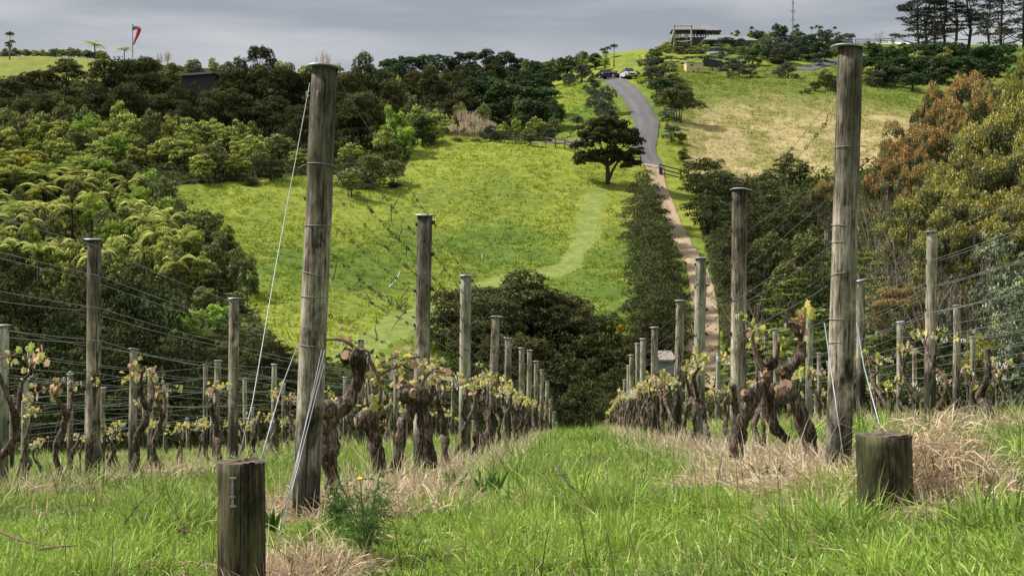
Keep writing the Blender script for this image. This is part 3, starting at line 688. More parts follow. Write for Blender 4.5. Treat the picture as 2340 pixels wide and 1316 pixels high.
for i, ((a, b), d) in enumerate(zip(TL, DL)):
    o, q = add_post(a, b, d, leansL[i], clips=(0 < i < 5), end=i == 0, seed=i*3+(1 if i != 2 else 0), i=i, pale=i == 2)
    label_post(o, i, LBL_L, gl, i == 0, 'tall leaning capped end post with thin stay wires, windsock side of the lane'); P1.append(q)
    if i == 0:
        for l, tl in ((1.585, .004), (1.315, -.002), (1.10, .012), (.785, .003), (1.0, 0)):
            link('wire_wrap', ring_mesh(.0625, .0017, tl, True), o, loc=(0, 0, l), rot=(0, 0, l*2))
        mb = MB(); mb.tube([(-.02, -.063, 1.905), (-.02, -.068, 1.90), (-.02, -.068, 1.88), (-.02, -.063, 1.875)], .003, 5); link('staple', mb.mesh('staple', [M['wire']]), o)
        mb = MB(); mb.tube([(-.062, -.02, 1.91), (-.075, -.02, 1.905), (-.075, -.02, 1.89), (-.062, -.02, 1.885)], .004, 5); link('staple', mb.mesh('staple', [M['wire']]), o)
P2 = []
for i, ((a, b), d) in enumerate(zip(TR, DR)):
    o, q = add_post(a, b, d, leansR[i], clips=(0 < i < 5), end=i == 0, seed=i*5+2, i=i)
    label_post(o, i, LBL_R, gr, i == 0, 'tall pale capped end post behind the mossy stump in straw'); P2.append(q)
    if i == 0:
        for l, tl in ((1.58, .008), (1.205, -.006), (1.13, .0), (.985, .010), (.77, .0), (.66, .006)):
            link('wire_wrap', ring_mesh(.0625, .0017, tl, l > 1.2), o, loc=(0, 0, l), rot=(0, 0, l*2+3))
row(LBL_L, gl, P1, LEV); row(LBL_R, gr, P2, LEV)
def genrow(Lo, ys, rn, known, hh=2.0, seed=0, lev=LEV):
    out = []; grp = 'posts of the '+rn; r = random.Random(seed); k = 0
    for i, y in enumerate(ys):
        kn = known.get(i)
        if kn: o, q = add_post(kn[0], kn[1], kn[2], kn[3], seed=seed+i, clips=kn[2] < 19, i=i)
        else: o, q = add_post(0, 0, y, r.uniform(-.03, .05), seed=seed+i, xyz=(Lo+.043*y+r.uniform(-.04, .04), y), h=hh+r.uniform(-.06, .06))
        if abs(q['x']/q['y']) > .40: 
            for c in list(o.children): bpy.data.objects.remove(c)
            bpy.data.objects.remove(o); o = None
        else:
            label_post(o, k, rn, grp); k += 1
        out.append(q)
    row(rn, grp, out, lev, True)
def seq(a, b, s, seed):
    r = random.Random(seed); o = []; y = a
    while y < b: o.append(y+r.uniform(-.3, .3)); y += s
    return o
genrow(-3.95, [6.8]+seq(11.8, 57, 4.9, 1), 'second row on the windsock side', {1: (213, 548, 11.8, .01), 2: (536, 682, 16.7, .02)}, 2.0, 30)
genrow(-6.4, [6.6, 11.3]+seq(16, 57, 4.8, 2), 'third row on the windsock side', {2: (10, 743, 15.8, .02), 3: (305, 798, 20.8, .02), 4: (499, 824, 26.3, .06), 5: (627, 832, 32, .03)}, 1.95, 40)
genrow(-8.95, [18.3]+seq(23.2, 57, 5.2, 3), 'fourth row on the windsock side', {1: (57, 866, 22.6, 0), 2: (345, 843, 29.5, .02), 3: (470, 833, 35, .01)}, 1.95, 50)
genrow(-11.5, seq(24, 57, 5.4, 4), 'fifth row on the windsock side', {1: (160, 855, 29.2, .0)}, 1.95, 60)
genrow(-14.1, seq(30, 57, 5.5, 5), 'sixth row on the windsock side', {}, 1.9, 70)
genrow(3.82, [6.9]+[10.5]+seq(15, 57, 4.6, 6), 'second row on the clay track side', {2: (2130, 531, 15.3, .03), 3: (1967, 640, 19.0, .0), 4: (1851, 712, 23.2, .02), 5: (1773, 752, 27.6, 0)}, 1.95, 80)
genrow(6.4, [13.5, 18.3]+seq(23, 57, 4.7, 7), 'third row on the clay track side', {2: (2188, 698, 23.3, .02), 3: (2056, 735, 27.8, 0)}, 1.9, 90)
genrow(8.95, seq(22, 57, 5.0, 8), 'fourth row on the clay track side', {}, 1.9, 95)
# ---- wires
WN = {0: 'lowest', 1: 'second lowest', 2: 'middle', 3: 'second highest', 4: 'topmost'}
def wire_path(ps, lvl, side, sag, rng):
    P = []
    for j, (a, b) in enumerate(zip(ps, ps[1:])):
        A = np.array([a['x']+a['lean']*lvl/a['h']+side*.068, a['y'], a['z']+lvl+(a['h']-1.98)*(lvl/1.98)])
        Bq = np.array([b['x']+b['lean']*lvl/b['h']+side*.066, b['y'], b['z']+lvl+(b['h']-1.98)*(lvl/1.98)])
        if j == 0: A[0] -= side*.002
        k = 9 if a['y'] < 25 else 4; s = sag*rng.uniform(.5, 1.3)*(3 if rng.random() < .12 else 1)
        t = np.linspace(0, 1, k, endpoint=False)
        Q = A[None]*(1-t[:, None])+Bq[None]*t[:, None]; Q[:, 2] -= s*4*t*(1-t); Q[1:, 0] += rng.normal(0, .003, k-1); P.append(Q)
    P.append(Bq[None]); return np.concatenate(P)
def tendrils(mb, P, rng, dens, y1):
    for i in range(len(P)-1):
        L_ = np.linalg.norm(P[i+1]-P[i])
        if P[i][1] > y1: break
        for _ in range(rng.poisson(dens*L_)):
            t = rng.random(); c = P[i]*(1-t)+P[i+1]*t
            big = rng.random() < .3
            # small coiled clasp
            a = np.linspace(0, rng.uniform(4, 12), 9); rr = rng.uniform(.005, .010); dv = (P[i+1]-P[i])/L_
            Q = c[None]+np.stack([np.cos(a)*rr, a*0, np.sin(a)*rr], 1)+dv[None]*(a*.0022)[:, None]
            mb.tube(Q, .0022, 4, cap=False, mi=1)
            if big:
                L2 = rng.uniform(.03, .16); d2 = rng.normal(size=3)*[1, .5, 1]; d2 /= np.linalg.norm(d2); tt = np.linspace(0, 1, 5)
                Q = c[None]+d2[None]*(tt*L2)[:, None]+np.stack([rng.normal(0, .008, 5)*tt, rng.normal(0, .008, 5)*tt, rng.normal(0, .012, 5)*tt], 1)
                mb.tube(Q, np.linspace(.0032, .0016, 5), 4, mi=1)
rngw = np.random.default_rng(12)
for ri, R in enumerate(ROWS):
    near = ri < 2; ps = R['posts']
    for li, l in enumerate(R['lev']):
        sides = (-1, 1) if (near and 0 < li < 4) else ((-1, 1) if (ri in (2, 3, 7) and li in (1, 2, 3)) else (rngw.choice([-1, 1]),))
        if near and li == 4 and ri == 0: sides = (1,)
        for s in sides:
            P = wire_path(ps, l+(s*.008 if len(sides) > 1 else 0), s, .02 if li else .015, rngw)
            mb = MB(); far = ri > 1
            mb.tube(P, np.interp(P[:, 1], [6, 20, 50], [.0014, .0022, .0045]) , 4, cap=False)
            tendrils(mb, P, rngw, (5.5 if (ri == 0 and li in (1, 2, 3)) else 3.2) if near else (1.6 if ri in (2, 7, 3) else .5), 30 if near else 22)
            o = link('trellis_wire', mb.mesh('trellis_wire', [M['wire_dull' if ri == 0 else 'wire'], M['tendril']], False))
            sd_ = '' if len(sides) == 1 else (', windsock strand' if s < 0 else ', clay track strand')
            tag(o, '%s thin trellis wire, %s%s' % (WN[li], R['name'], sd_), 'trellis wire', 'wires strung along the vineyard posts')
# ---- stumps
def stump(px, py, d, r, base_py, label, seed, tilt=0):
    x, y, zt = X(px, d), d, Z(py, d); zb = Z(base_py, d)
    o = empty('anchor_stump', (x, y, zb)); o.rotation_euler = (0, tilt, 0); h = zt-zb
    me = post_mesh('stump_body', h, r, M['stump'], seed, n=48, bury=.15, taper=.99)
    link('timber', me, o)
    mb = MB(); th = np.arange(48)/48*2*np.pi; rng = np.random.default_rng(seed)
    V = [np.stack([np.cos(th)*r*q, np.sin(th)*r*q, h+.002+.004*np.sin(3*th+q*5)*q+.002*rng.normal(size=48)], 1) for q in (.97, .8, .55, .3, .08)]
    V = np.concatenate(V); mb.add(V, [(i*48+j, i*48+(j+1) % 48, (i+1)*48+(j+1) % 48, (i+1)*48+j) for i in range(4) for j in range(48)]+[tuple(4*48+j for j in range(48))])
    link('sawn_top', mb.mesh('sawn_top', [M['endgrain']]), o)
    tag(o, label, 'anchor stump', 'round anchor stumps in front of the end posts'); return o, x, y, zt, h
st1, sx1, sy1, sz1, sh1 = stump(551, 1055, 4.85, .0815, 1345, 'short dark round stump with a rusty bolt latch plate on its face', 5, .012)
mb = MB(); s_ = 4.85/F; ox = (539-551)*s_; yy = -.083
def lz(py): return sh1-(py-1055)*s_
mb.beam((ox, yy, lz(1083)), (ox+.002, yy, lz(1148)), .006, .007); mb.beam((ox-.010, yy, lz(1085)), (ox+.012, yy-.004, lz(1084)), .006, .006)
mb.beam((ox-.008, yy-.002, lz(1127)), (ox+.012, yy-.004, lz(1126)), .006, .005); mb.beam((ox-.006, yy, lz(1148)), (ox+.014, yy-.003, lz(1147)), .006, .006)
mb.beam((ox+.001, yy-.003, lz(1100)), (ox+.001, yy-.003, lz(1122)), .010, .006)
link('latch_plate', mb.mesh('latch_plate', [M['cable']]), st1)
st2, sx2, sy2, sz2, sh2 = stump(2020, 993, 5.15, .1, 1228, 'short wide mossy stump half buried in dry straw', 11, -.01)
# ---- stays
def line_thing(nm, pts, r, mat, label, cat, group=None, n=6):
    mb = MB(); mb.tube(pts, r, n, cap=True); return tag(link(nm, mb.mesh(nm, [M[mat]], True)), label, cat, group)
def PP(px, py, d): return (X(px, d), d, Z(py, d))
gs = 'stay wires bracing the end posts'
line_thing('stay_wire', [PP(708, 190, 6.26), PP(630, 610, 5.6), PP(577, 920, 5.06), PP(543, 1053, 4.86)], .0016, 'cable', 'long thin stay wire from the top of the leaning end post to the stump', 'stay wire', gs)
line_thing('stay_wire', [PP(680, 788, 6.2), PP(645, 880, 5.6), PP(596, 1050, 4.95)], .0022, 'cable', 'short pale stay wire behind the latch stump, from mid height of the end post', 'stay wire', gs)
for k, (a, b) in enumerate((((742, 800), (643, 1190)), ((741, 830), (634, 1250)), ((735, 800), (648, 1200)))):
    line_thing('stay_wire', [PP(*a, 6.24), PP(*b, 5.2)], .0016, 'cable', ['upper thin stay wire crossing the leaning end post to the straw', 'lower thin stay wire crossing the leaning end post to the straw', 'middle thin stay wire crossing the leaning end post to the straw'][k], 'stay wire', gs)
line_thing('stay_wire', [PP(1884, 738, 6.6), PP(1900, 850, 6.25), PP(1927, 1040, 5.9)], .0026, 'cable', 'thick stay wire down the face of the pale end post', 'stay wire', gs)
line_thing('stay_wire', [PP(1957, 735, 6.6), PP(1975, 840, 6.2), PP(2010, 970, 5.5)], .0028, 'cable', 'thick stay wire from the pale end post to the mossy stump', 'stay wire', gs)
# ------------------------------------------------------------------ grapevines
def vine_leaf_parts(C, Nv, sz, rng):
    """lobed leaves: fan of 7 outline points, folded; returns V,F(tri)"""
    n = len(C); ang = np.array([90, 45, 62, 10, -20, -50, -90, -130, -160, 170, 118, 135])*math.pi/180
    ang = np.radians([90, 68, 45, 25, -5, -35, -75, -105, -145, -175, 155, 135, 112]); rad = np.array([1, .62, .9, .55, .8, .55, .5, .5, .55, .8, .55, .9, .62])
    Nv = Nv/np.linalg.norm(Nv, axis=1)[:, None]; r = rng.normal(size=(n, 3)); A = np.cross(Nv, r); A /= np.linalg.norm(A, axis=1)[:, None]; Bv = np.cross(Nv, A)
    m = len(ang); sz = np.broadcast_to(sz, (n,))
    V = C[:, None]+sz[:, None, None]*(A[:, None]*(np.cos(ang)*rad)[None, :, None]+Bv[:, None]*(np.sin(ang)*rad)[None, :, None]-Nv[:, None]*(.35*np.abs(np.cos(ang)*rad))[None, :, None])
    V = np.concatenate([C[:, None], V], 1).reshape(-1, 3); k = m+1; b = np.arange(n)[:, None, None]*k
    tri = np.array([[0, i+1, (i+1) % m+1, 0] for i in range(m)])[None]
    tri = tri[..., :3]+b
    return V, tri.reshape(-1, 3), k
def loop_pts(c, rx, rz, rng):
    a = np.linspace(0, 2*np.pi, 11); tw = rng.uniform(-1, 1)
    return np.stack([c[0]+np.sin(a)*rx*math.cos(tw), c[1]+np.sin(a)*rx*math.sin(tw), c[2]-rz+np.cos(a)*rz], 1)
def vine_parts(trunks, canes, seed, nleaf=22, lsz=.032, nties=5, wire_z=.9, knobs=(), detail=True, tiez=None):
    """returns dict of meshes; coordinates local with origin at trunk base"""
    rng = np.random.default_rng(seed); out = {}
    mb = MB()
    for tr in trunks:
        P = np.array([t[:3] for t in tr], float); R = np.array([t[3] for t in tr], float)
        s = np.concatenate([[0], np.cumsum(np.linalg.norm(np.diff(P, axis=0), axis=1))]); n = max(int(s[-1]/(.022 if detail else .05)), 5)
        t = np.linspace(0, s[-1], n); Q = np.stack([np.interp(t, s, P[:, i]) for i in range(3)], 1)
        for _ in range(3 if detail else 1): Q[1:-1] = (Q[:-2]+2*Q[1:-1]+Q[2:])/4
        Rr = np.interp(t, s, R)*(1+.34*(fbm(t*9, t*0+seed, seed, 2)-.5)*2)
        Q[1:, :2] += rng.normal(0, .0035, (n-1, 2))
        mb.tube(Q, Rr, 14 if detail else 8, bump=.17, seed=seed+len(tr), twist=.10)
    for kx, ky, kz, kr in knobs:
        for _ in range(2):
            c = np.array([kx, ky, kz])+rng.normal(0, kr*.35, 3); a = rng.normal(size=3); a[1] -= .6; a /= np.linalg.norm(a)
            mb.tube([c-a*kr*.9, c-a*kr*.3, c+a*kr*.5, c+a*kr*.8], [kr*.5, kr*.95, kr*.9, kr*.55], 10, bump=.15, seed=seed+3, cap=True)
    out['trunk'] = mb.mesh('trunk', [M['vinebark']], True)
    out['pruning_cut'] = []
    if detail and knobs:
        for kx, ky, kz, kr in knobs[:3]:
            a = np.array([rng.uniform(-.6, .6), -1, rng.uniform(-.2, .6)]); a /= np.linalg.norm(a); c = np.array([kx, ky, kz])+a*kr*1.05
            mb = MB(); mb.tube([c-a*.02, c+a*.002], [kr*.6, kr*.55], 10, bump=.1, seed=seed); out['pruning_cut'].append(mb.mesh('pruning_cut', [M['cut']]))
    cl = []; out['cane'] = []
    for cn in canes:
        P = np.array([t[:3] for t in cn], float); R = np.array([t[3] for t in cn], float)
        s = np.concatenate([[0], np.cumsum(np.linalg.norm(np.diff(P, axis=0), axis=1))]); n = max(int(s[-1]/.03), 5); t = np.linspace(0, s[-1], n)
        Q = np.stack([np.interp(t, s, P[:, i]) for i in range(3)], 1)
        for _ in range(2): Q[1:-1] = (Q[:-2]+2*Q[1:-1]+Q[2:])/4
        nd = 1+.3*(np.sin(t*70) > .8)
        mb = MB(); mb.tube(Q, np.interp(t, s, R)*nd, 6, seed=seed); cl.append(Q); out['cane'].append(mb.mesh('cane', [M['cane']], True))
    allq = np.concatenate(cl) if cl else np.zeros((1, 3))
    # leaf clusters on short shoots
    nsh = max(int(nleaf/4), 1); shoots = allq[rng.integers(0, len(allq), nsh)]+rng.normal(0, .01, (nsh, 3))
    C = np.repeat(shoots, 4, 0)+rng.normal(0, .028, (nsh*4, 3))+np.array([0, 0, .012]); Nv = rng.normal(size=C.shape)*[1, 1, .6]+[0, -.5, .5]
    sz = lsz*rng.uniform(.45, 1.25, len(C)); V, Fq, k = vine_leaf_parts(C, Nv, sz, rng)
    base = np.array([[.60, .56, .16], [.66, .59, .26], [.62, .42, .27], [.44, .48, .11]])[np.repeat(rng.choice(4, nsh, p=[.42, .26, .18, .14]), 4)]*rng.uniform(.7, 1.15, (len(C), 1))
    out['foliage'] = mkmesh('foliage', V, Fq, np.repeat(base, k, 0), False, [M['vineleaf']])
    ties = []
    for _ in range(nties):
        c = allq[rng.integers(0, len(allq))].copy(); c[2] += .004; rz = rng.uniform(.010, .022)*(1.6 if rng.random() < .3 else 1)
        mb = MB(); mb.tube(loop_pts(c, rng.uniform(.007, .016), rz, rng), .0042, 5, cap=False)
        if rng.random() < .5: mb.tube([c, c+np.array([.01, 0, -.02]), c+np.array([.004, 0, -.05])], .0036, 4)
        ties.append(mb.mesh('tie', [M['tie']], True))
    out['ties'] = ties
    return out
def place_vine(pt, x, y, rz, sc, label, group, z=None, parts=True):
    o = empty('grapevine', (x, y, (H1(x, y) if z is None else z)-.03), rz); o.scale = (sc*(.85 if z is None else 1), sc, sc)
    link('trunk', pt['trunk'], o)
    for c in pt['cane'][:9 if parts else 2]: link('cane', c, o)
    link('foliage', pt['foliage'], o)
    if parts:
        for t in pt['pruning_cut']: link('pruning_cut', t, o)
        for t in pt['ties']: link('tie', t, o)
    elif y < 40:
        for t in pt['far_ties']: link('tie', t, o)
    return tag(o, label, 'grapevine', group)
def rand_vine(seed, detail=True):
    rng = np.random.default_rng(seed); h = rng.uniform(.52, .68); r0 = rng.uniform(.025, .038)
    # trunk meander; local y is along the row
    k = 6; zz = np.linspace(0, h, k); dx = np.cumsum(rng.normal(0, .045, k)); dy = np.cumsum(rng.normal(0, .10, k)); dx -= dx[0]; dy -= dy[0]
    tr = [(dx[i], dy[i], zz[i], r0*(1.15-.35*i/k)*rng.uniform(.85, 1.15)) for i in range(k)]
    top = tr[-1]; arms = []; canes = []; knobs = [(top[0], top[1], top[2], r0*.95)]
    for s in (-1, 1):
        if rng.random() < .88:
            L_ = rng.uniform(.14, .30); a = [(top[0], top[1], top[2]-.02, r0*.8), (top[0]+rng.normal(0, .03), top[1]+s*L_*.5, top[2]+.09, r0*.62), (top[0]+rng.normal(0, .03), top[1]+s*L_, top[2]+rng.uniform(.12, .26), r0*.5)]
            if rng.random() < .6: a.append((a[-1][0]+rng.normal(0, .03), a[-1][1]+s*.03, a[-1][2]+.08, r0*.4))
            arms.append(a); e = a[-1]; knobs.append((e[0], e[1], e[2], r0*.62))
            for q in range(2):
                cz = .90+rng.normal(0, .012); st_ = s if q == 0 else -s*.4
                canes.append([(e[0], e[1], e[2], .008), (e[0]+rng.normal(0, .03), e[1]+st_*.08, max(cz, e[2])+.05, .0065), (e[0]*.4+.0, e[1]+st_*.2, cz+.012, .0055), (0, e[1]+st_*.40, cz, .0045)])
            if rng.random() < .6: canes.append([(e[0], e[1], e[2], .007), (e[0]+rng.normal(0, .05), e[1]+rng.normal(0, .06), e[2]+.16, .004)])
    if rng.random() < .25: # second stem
        s = rng.choice([-1, 1]); tr2 = [(rng.normal(0, .03), s*.16, 0, r0*.8), (0, s*.12, h*.4, r0*.7), (top[0], top[1]+s*.02, h*.9, r0*.6)]; arms.append(tr2)
    pt = vine_parts([tr]+arms, canes, seed, nleaf=40 if detail else 38, lsz=.036 if detail else .046, nties=13 if detail else 0, knobs=knobs, detail=detail)
    if not detail:
        r2 = np.random.default_rng(seed); pt['far_ties'] = []
        for _ in range(8):
            c = np.array([0, r2.uniform(-.5, .5), .905+r2.normal(0, .02)]); mb = MB(); mb.tube(loop_pts(c, .013, .024, r2)[::2], .006, 4, cap=False); pt['far_ties'].append(mb.mesh('tie', [M['tie']]))
    return pt
VN = [rand_vine(100+i) for i in range(12)]; VF = [rand_vine(200+i, False) for i in range(9)]
def vpx(trunks, canes, d, knobs, seed, basepx, label, nleaf=40, nties=6, lsz=.036):
    """hand-shaped vine: (photo column, row, radius px, depth offset m) -> local coordinates"""
    bx, by = basepx; x0, z0 = X(bx, d), Z(by, d); s = d/F
    cv = lambda L_: [[(a-bx)*s, (e if len(q) > 3 else 0), (by-b)*s, c*s] for q in L_ for a, b, c, e in [(q[0], q[1], q[2]*.70, q[3] if len(q) > 3 else 0)]]
    pt = vine_parts([cv(t) for t in trunks], [cv(t) for t in canes], seed, nleaf, lsz, nties, knobs=[((a-bx)*s, e, (by-b)*s, r*s) for a, b, r, e in knobs])
    place_vine(pt, x0, d, 0, 1, label, 'gnarled old grapevines', z=z0+.03)
vpx([[(772, 1185, 20), (762, 1110, 24), (752, 1040, 30), (748, 980, 31), (752, 945, 30)], [(758, 955, 26), (790, 925, 24), (812, 890, 22), (822, 850, 24), (815, 815, 24), (808, 800, 20)]],
    [[(815, 800, 8), (795, 775, 6), (760, 772, 5), (735, 778, 4)], [(818, 800, 8), (842, 810, 6), (858, 850, 6), (876, 885, 5), (866, 925, 4)], [(820, 800, 7), (850, 795, 5), (840, 830, 5), (845, 900, 4)]], 7.1,
    [(738, 930, 22, -.02), (800, 815, 20, 0), (742, 975, 14, -.06)], 11, (772, 1195), 'gnarled vine curving up behind the leaning end post', 26, 12, .034)
vpx([[(868, 1085, 22), (862, 1030, 25), (850, 980, 28), (845, 950, 30)], [(850, 950, 24), (866, 920, 20), (872, 905, 18)]], [[(868, 905, 7), (850, 870, 5), (880, 850, 4), (930, 830, 4)], [(840, 930, 6), (836, 880, 5), (850, 835, 5), (905, 815, 4)]], 8.6,
    [(835, 960, 22, -.02), (868, 915, 16, 0)], 12, (868, 1090), 'stout vine with a sawn knob, beside the vine behind the leaning end post', 34, 12)
vpx([[(900, 1075, 20), (915, 1000, 22), (935, 940, 24), (950, 910, 24)], [(985, 1070, 22), (975, 1000, 22), (965, 930, 24), (955, 900, 22)], [(945, 905, 20), (930, 895, 16)]], [[(940, 890, 7), (905, 860, 6), (895, 840, 5), (915, 820, 4), (960, 815, 4)], [(960, 890, 7), (975, 850, 5), (1000, 845, 4), (1040, 860, 4)]], 9.6,
    [(938, 895, 20, -.02), (958, 905, 20, 0)], 13, (940, 1080), 'forked vine straddling the second post of the lane row', 40, 16)
vpx([[(1683, 1045, 20), (1690, 985, 23), (1712, 920, 24), (1735, 885, 20), (1752, 872, 16)]], [[(1750, 870, 7), (1725, 800, 6), (1713, 765, 5), (1730, 745, 5), (1750, 765, 4)]], 8.3, [(1702, 900, 14, -.03)], 14, (1683, 1050), 'leaning dark vine trunk in front of the second post, clay track side', 14, 3)
vpx([[(1800, 1005, 16), (1775, 985, 19), (1757, 945, 20), (1752, 890, 19), (1750, 850, 20)], [(1750, 850, 16), (1735, 825, 13), (1728, 812, 9)], [(1752, 850, 14), (1772, 832, 9), (1779, 800, 5), (1780, 765, 4)]],
    [[(1730, 815, 8), (1720, 780, 6), (1713, 755, 6), (1728, 748, 5), (1745, 765, 4)], [(1777, 820, 6), (1781, 770, 5)]], 8.5, [(1758, 826, 12, 0)], 15, (1800, 1010), 'slender forked vine between two stout vines, before the second post', 12, 4)
vpx([[(1855, 1055, 22), (1848, 1000, 25), (1826, 930, 28), (1803, 890, 27), (1780, 890, 22)], [(1788, 880, 18), (1800, 850, 17), (1822, 825, 17), (1836, 790, 15), (1826, 758, 14)], [(1822, 765, 10), (1800, 740, 7), (1790, 720, 5)], [(1826, 760, 8), (1815, 720, 7), (1802, 692, 6)]],
    [[(1832, 770, 7), (1842, 735, 4), (1835, 715, 4)], [(1836, 780, 6), (1836, 750, 5), (1820, 735, 4), (1800, 735, 4)]], 8.4, [(1795, 885, 24, -.02), (1786, 848, 12, 0), (1782, 890, 18, -.03)], 16, (1858, 1062), 'big twisted vine with sawn knobs rising to the low wire, clay track side', 24, 6)
nv = 0
def fill_vines(Lo, ys, rn, skip=()):
    global nv
    r = random.Random(int(Lo*100)); k = 0; kk = 0
    for y in ys:
        x = Lo+.043*y+r.uniform(-.05, .05)
        if abs(x/y) > .385 or any(abs(y-s) < .3 for s in skip): continue
        near = y < 21; pt = VN[(nv*5+int(y)) % 12] if near else VF[nv % 9]
        lb = 'gnarled grapevine, %s from the near end, %s' % (ordn(k), rn)
        place_vine(pt, x, y, -.043+(math.pi if r.random() < .5 else 0)+r.uniform(-.15, .15), r.uniform(.9, 1.08)*(1.0 if y < 35 else .95), lb, 'old grapevines of the '+rn, parts=near); nv += 1; k += 1
fill_vines(-1.08, seq(11.0, 54, 1.32, 21), LBL_L)
fill_vines(1.28, seq(9.7, 54, 1.35, 22), LBL_R)
fill_vines(-3.95, seq(9.3, 54, 1.6, 23), 'second row on the windsock side')
fill_vines(-6.4, seq(14.5, 54, 1.75, 24), 'third row on the windsock side')
fill_vines(-8.95, seq(21.5, 54, 2.1, 25), 'fourth row on the windsock side')
fill_vines(-11.5, seq(28, 54, 2.4, 26), 'fifth row on the windsock side')
fill_vines(3.82, seq(11.2, 54, 1.6, 27), 'second row on the clay track side')
fill_vines(6.4, seq(17.5, 54, 1.9, 28), 'third row on the clay track side')
fill_vines(8.95, seq(25, 54, 2.4, 29), 'fourth row on the clay track side')
print('VINES', nv)
# ------------------------------------------------------------------ trees and shrubs
def crown_leaves(rng, clumps, per_area, lw, lh, cols, tip=None, tipz=.35, droop=0, jit=.14, normr=.9, keep_in=.72, outward=1.0, dom=None):
    """clumps: (n,6) centre and radii; leaf cards over the clump skins"""
    C = clumps[:, :3]; R = clumps[:, 3:]; ar = (R[:, 0]*R[:, 1]+R[:, 0]*R[:, 2]*2)*4.2
    n = int(ar.sum()*per_area); idx = rng.choice(len(clumps), n, p=ar/ar.sum())
    d = rng.normal(size=(n, 3)); d /= np.linalg.norm(d, axis=1)[:, None]
    lo = d[:, 2] < -.35; d[lo, 2] *= -.6
    # uneven skin
    q = 1+jit*rng.normal(size=n)+.16*(np.sin(d[:, 0]*7+idx*1.7)*np.sin(d[:, 1]*6+idx)*np.sin(d[:, 2]*7+idx*.6))
    P = C[idx]+d*R[idx]*q[:, None]
    # drop leaves buried in neighbouring clumps
    ok = np.ones(n, bool)
    if keep_in:
        for j in range(0, n, 4000):
            e = (P[j:j+4000, None]-C[None])/(R[None]*keep_in); ins = ((e**2).sum(2) < 1); ok[j:j+4000] = ~ins.any(1)
    P, d, idx = P[ok], d[ok], idx[ok]; n = len(P)
    Nn = d/R[idx]*R[idx].mean(1)[:, None]*outward+rng.normal(0, normr, (n, 3))+np.array([0, 0, .45])
    V, Fq = leaves(P, Nn, lw*(.6+.8*rng.random(n)), lh*(.6+.8*rng.random(n)), rng, up=droop)
    cols = np.array(cols); cc = cols[rng.integers(0, len(cols), n)]
    ct = rng.random((len(clumps), 1))*.5+.75; cc = cc*ct[idx]*(.75+.5*rng.random(n))[:, None]
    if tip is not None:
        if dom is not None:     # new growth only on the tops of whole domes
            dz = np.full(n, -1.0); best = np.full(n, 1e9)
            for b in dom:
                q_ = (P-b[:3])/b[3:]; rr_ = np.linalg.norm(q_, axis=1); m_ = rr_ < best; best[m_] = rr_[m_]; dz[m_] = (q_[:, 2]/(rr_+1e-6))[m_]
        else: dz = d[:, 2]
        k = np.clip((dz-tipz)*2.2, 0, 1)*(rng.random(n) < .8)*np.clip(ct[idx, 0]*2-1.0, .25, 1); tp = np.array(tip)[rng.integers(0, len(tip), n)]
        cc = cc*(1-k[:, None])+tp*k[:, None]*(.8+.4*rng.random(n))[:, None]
    return V, Fq, np.repeat(cc, 4, 0)
def stems(rng, clumps, H_, r0, nst, col_mat, spread=.12, nb=12, base=None, fork=.0):
    mb = MB(); tg = clumps[rng.choice(len(clumps), min(nb, len(clumps)), replace=False)]
    for s in range(nst):
        a = s/nst*6.28+rng.random(); b0 = np.array([math.cos(a)*spread*(nst > 1), math.sin(a)*spread*(nst > 1), -.3])
        mids = tg[s::nst]
        if not len(mids): continue
        fk = np.array([mids[:, 0].mean()*.35, mids[:, 1].mean()*.35, H_*rng.uniform(.25, .38) if fork == 0 else H_*fork])+np.array([b0[0], b0[1], 0])
        rr = r0*rng.uniform(.7, 1)
        mb.tube([b0, (b0+fk)/2+rng.normal(0, .03*H_, 3)*[.5, .5, 0], fk], [rr*1.15, rr*.9, rr*.75], 7, seed=s, bump=.05)
        for m in mids:
            t = np.linspace(0, 1, 6)[:, None]; c = m[:3]-np.array([0, 0, m[5]*.2]); ctrl = fk+(c-fk)*[.35, .35, .6]+rng.normal(0, .04*H_, 3)
            Q = (1-t)**2*fk+2*t*(1-t)*ctrl+t*t*c
            mb.tube(Q, np.linspace(rr*.6, rr*.14, 6), 5, cap=False)
            for _ in range(2):
                c2 = c+rng.normal(0, 1, 3)*m[3:]*.6; k = Q[3]
                mb.tube([k, (k+c2)/2+rng.normal(0, .03*H_, 3)*.5, c2], [rr*.25, rr*.16, rr*.06], 4, cap=False)
    return mb.mesh('trunk', [col_mat], True)
def sub(rng, big, n, r, flat=.75, zmin=-.4):
    """n small clumps over the skins of big clumps"""
    out = []
    for b in big:
        k = max(int(n*b[3]*b[4]), 3)
        d = rng.normal(size=(k, 3)); d /= np.linalg.norm(d, axis=1)[:, None]; d[:, 2] = np.where(d[:, 2] < zmin, -d[:, 2]*.5, d[:, 2])
        rr = r*(.65+.7*rng.random(k))
        out.append(np.concatenate([b[None, :3]+d*(b[None, 3:]-rr[:, None]*.5)*(.8+.25*rng.random((k, 1))), np.stack([rr, rr, rr*flat], 1)], 1))
    return np.concatenate(out)
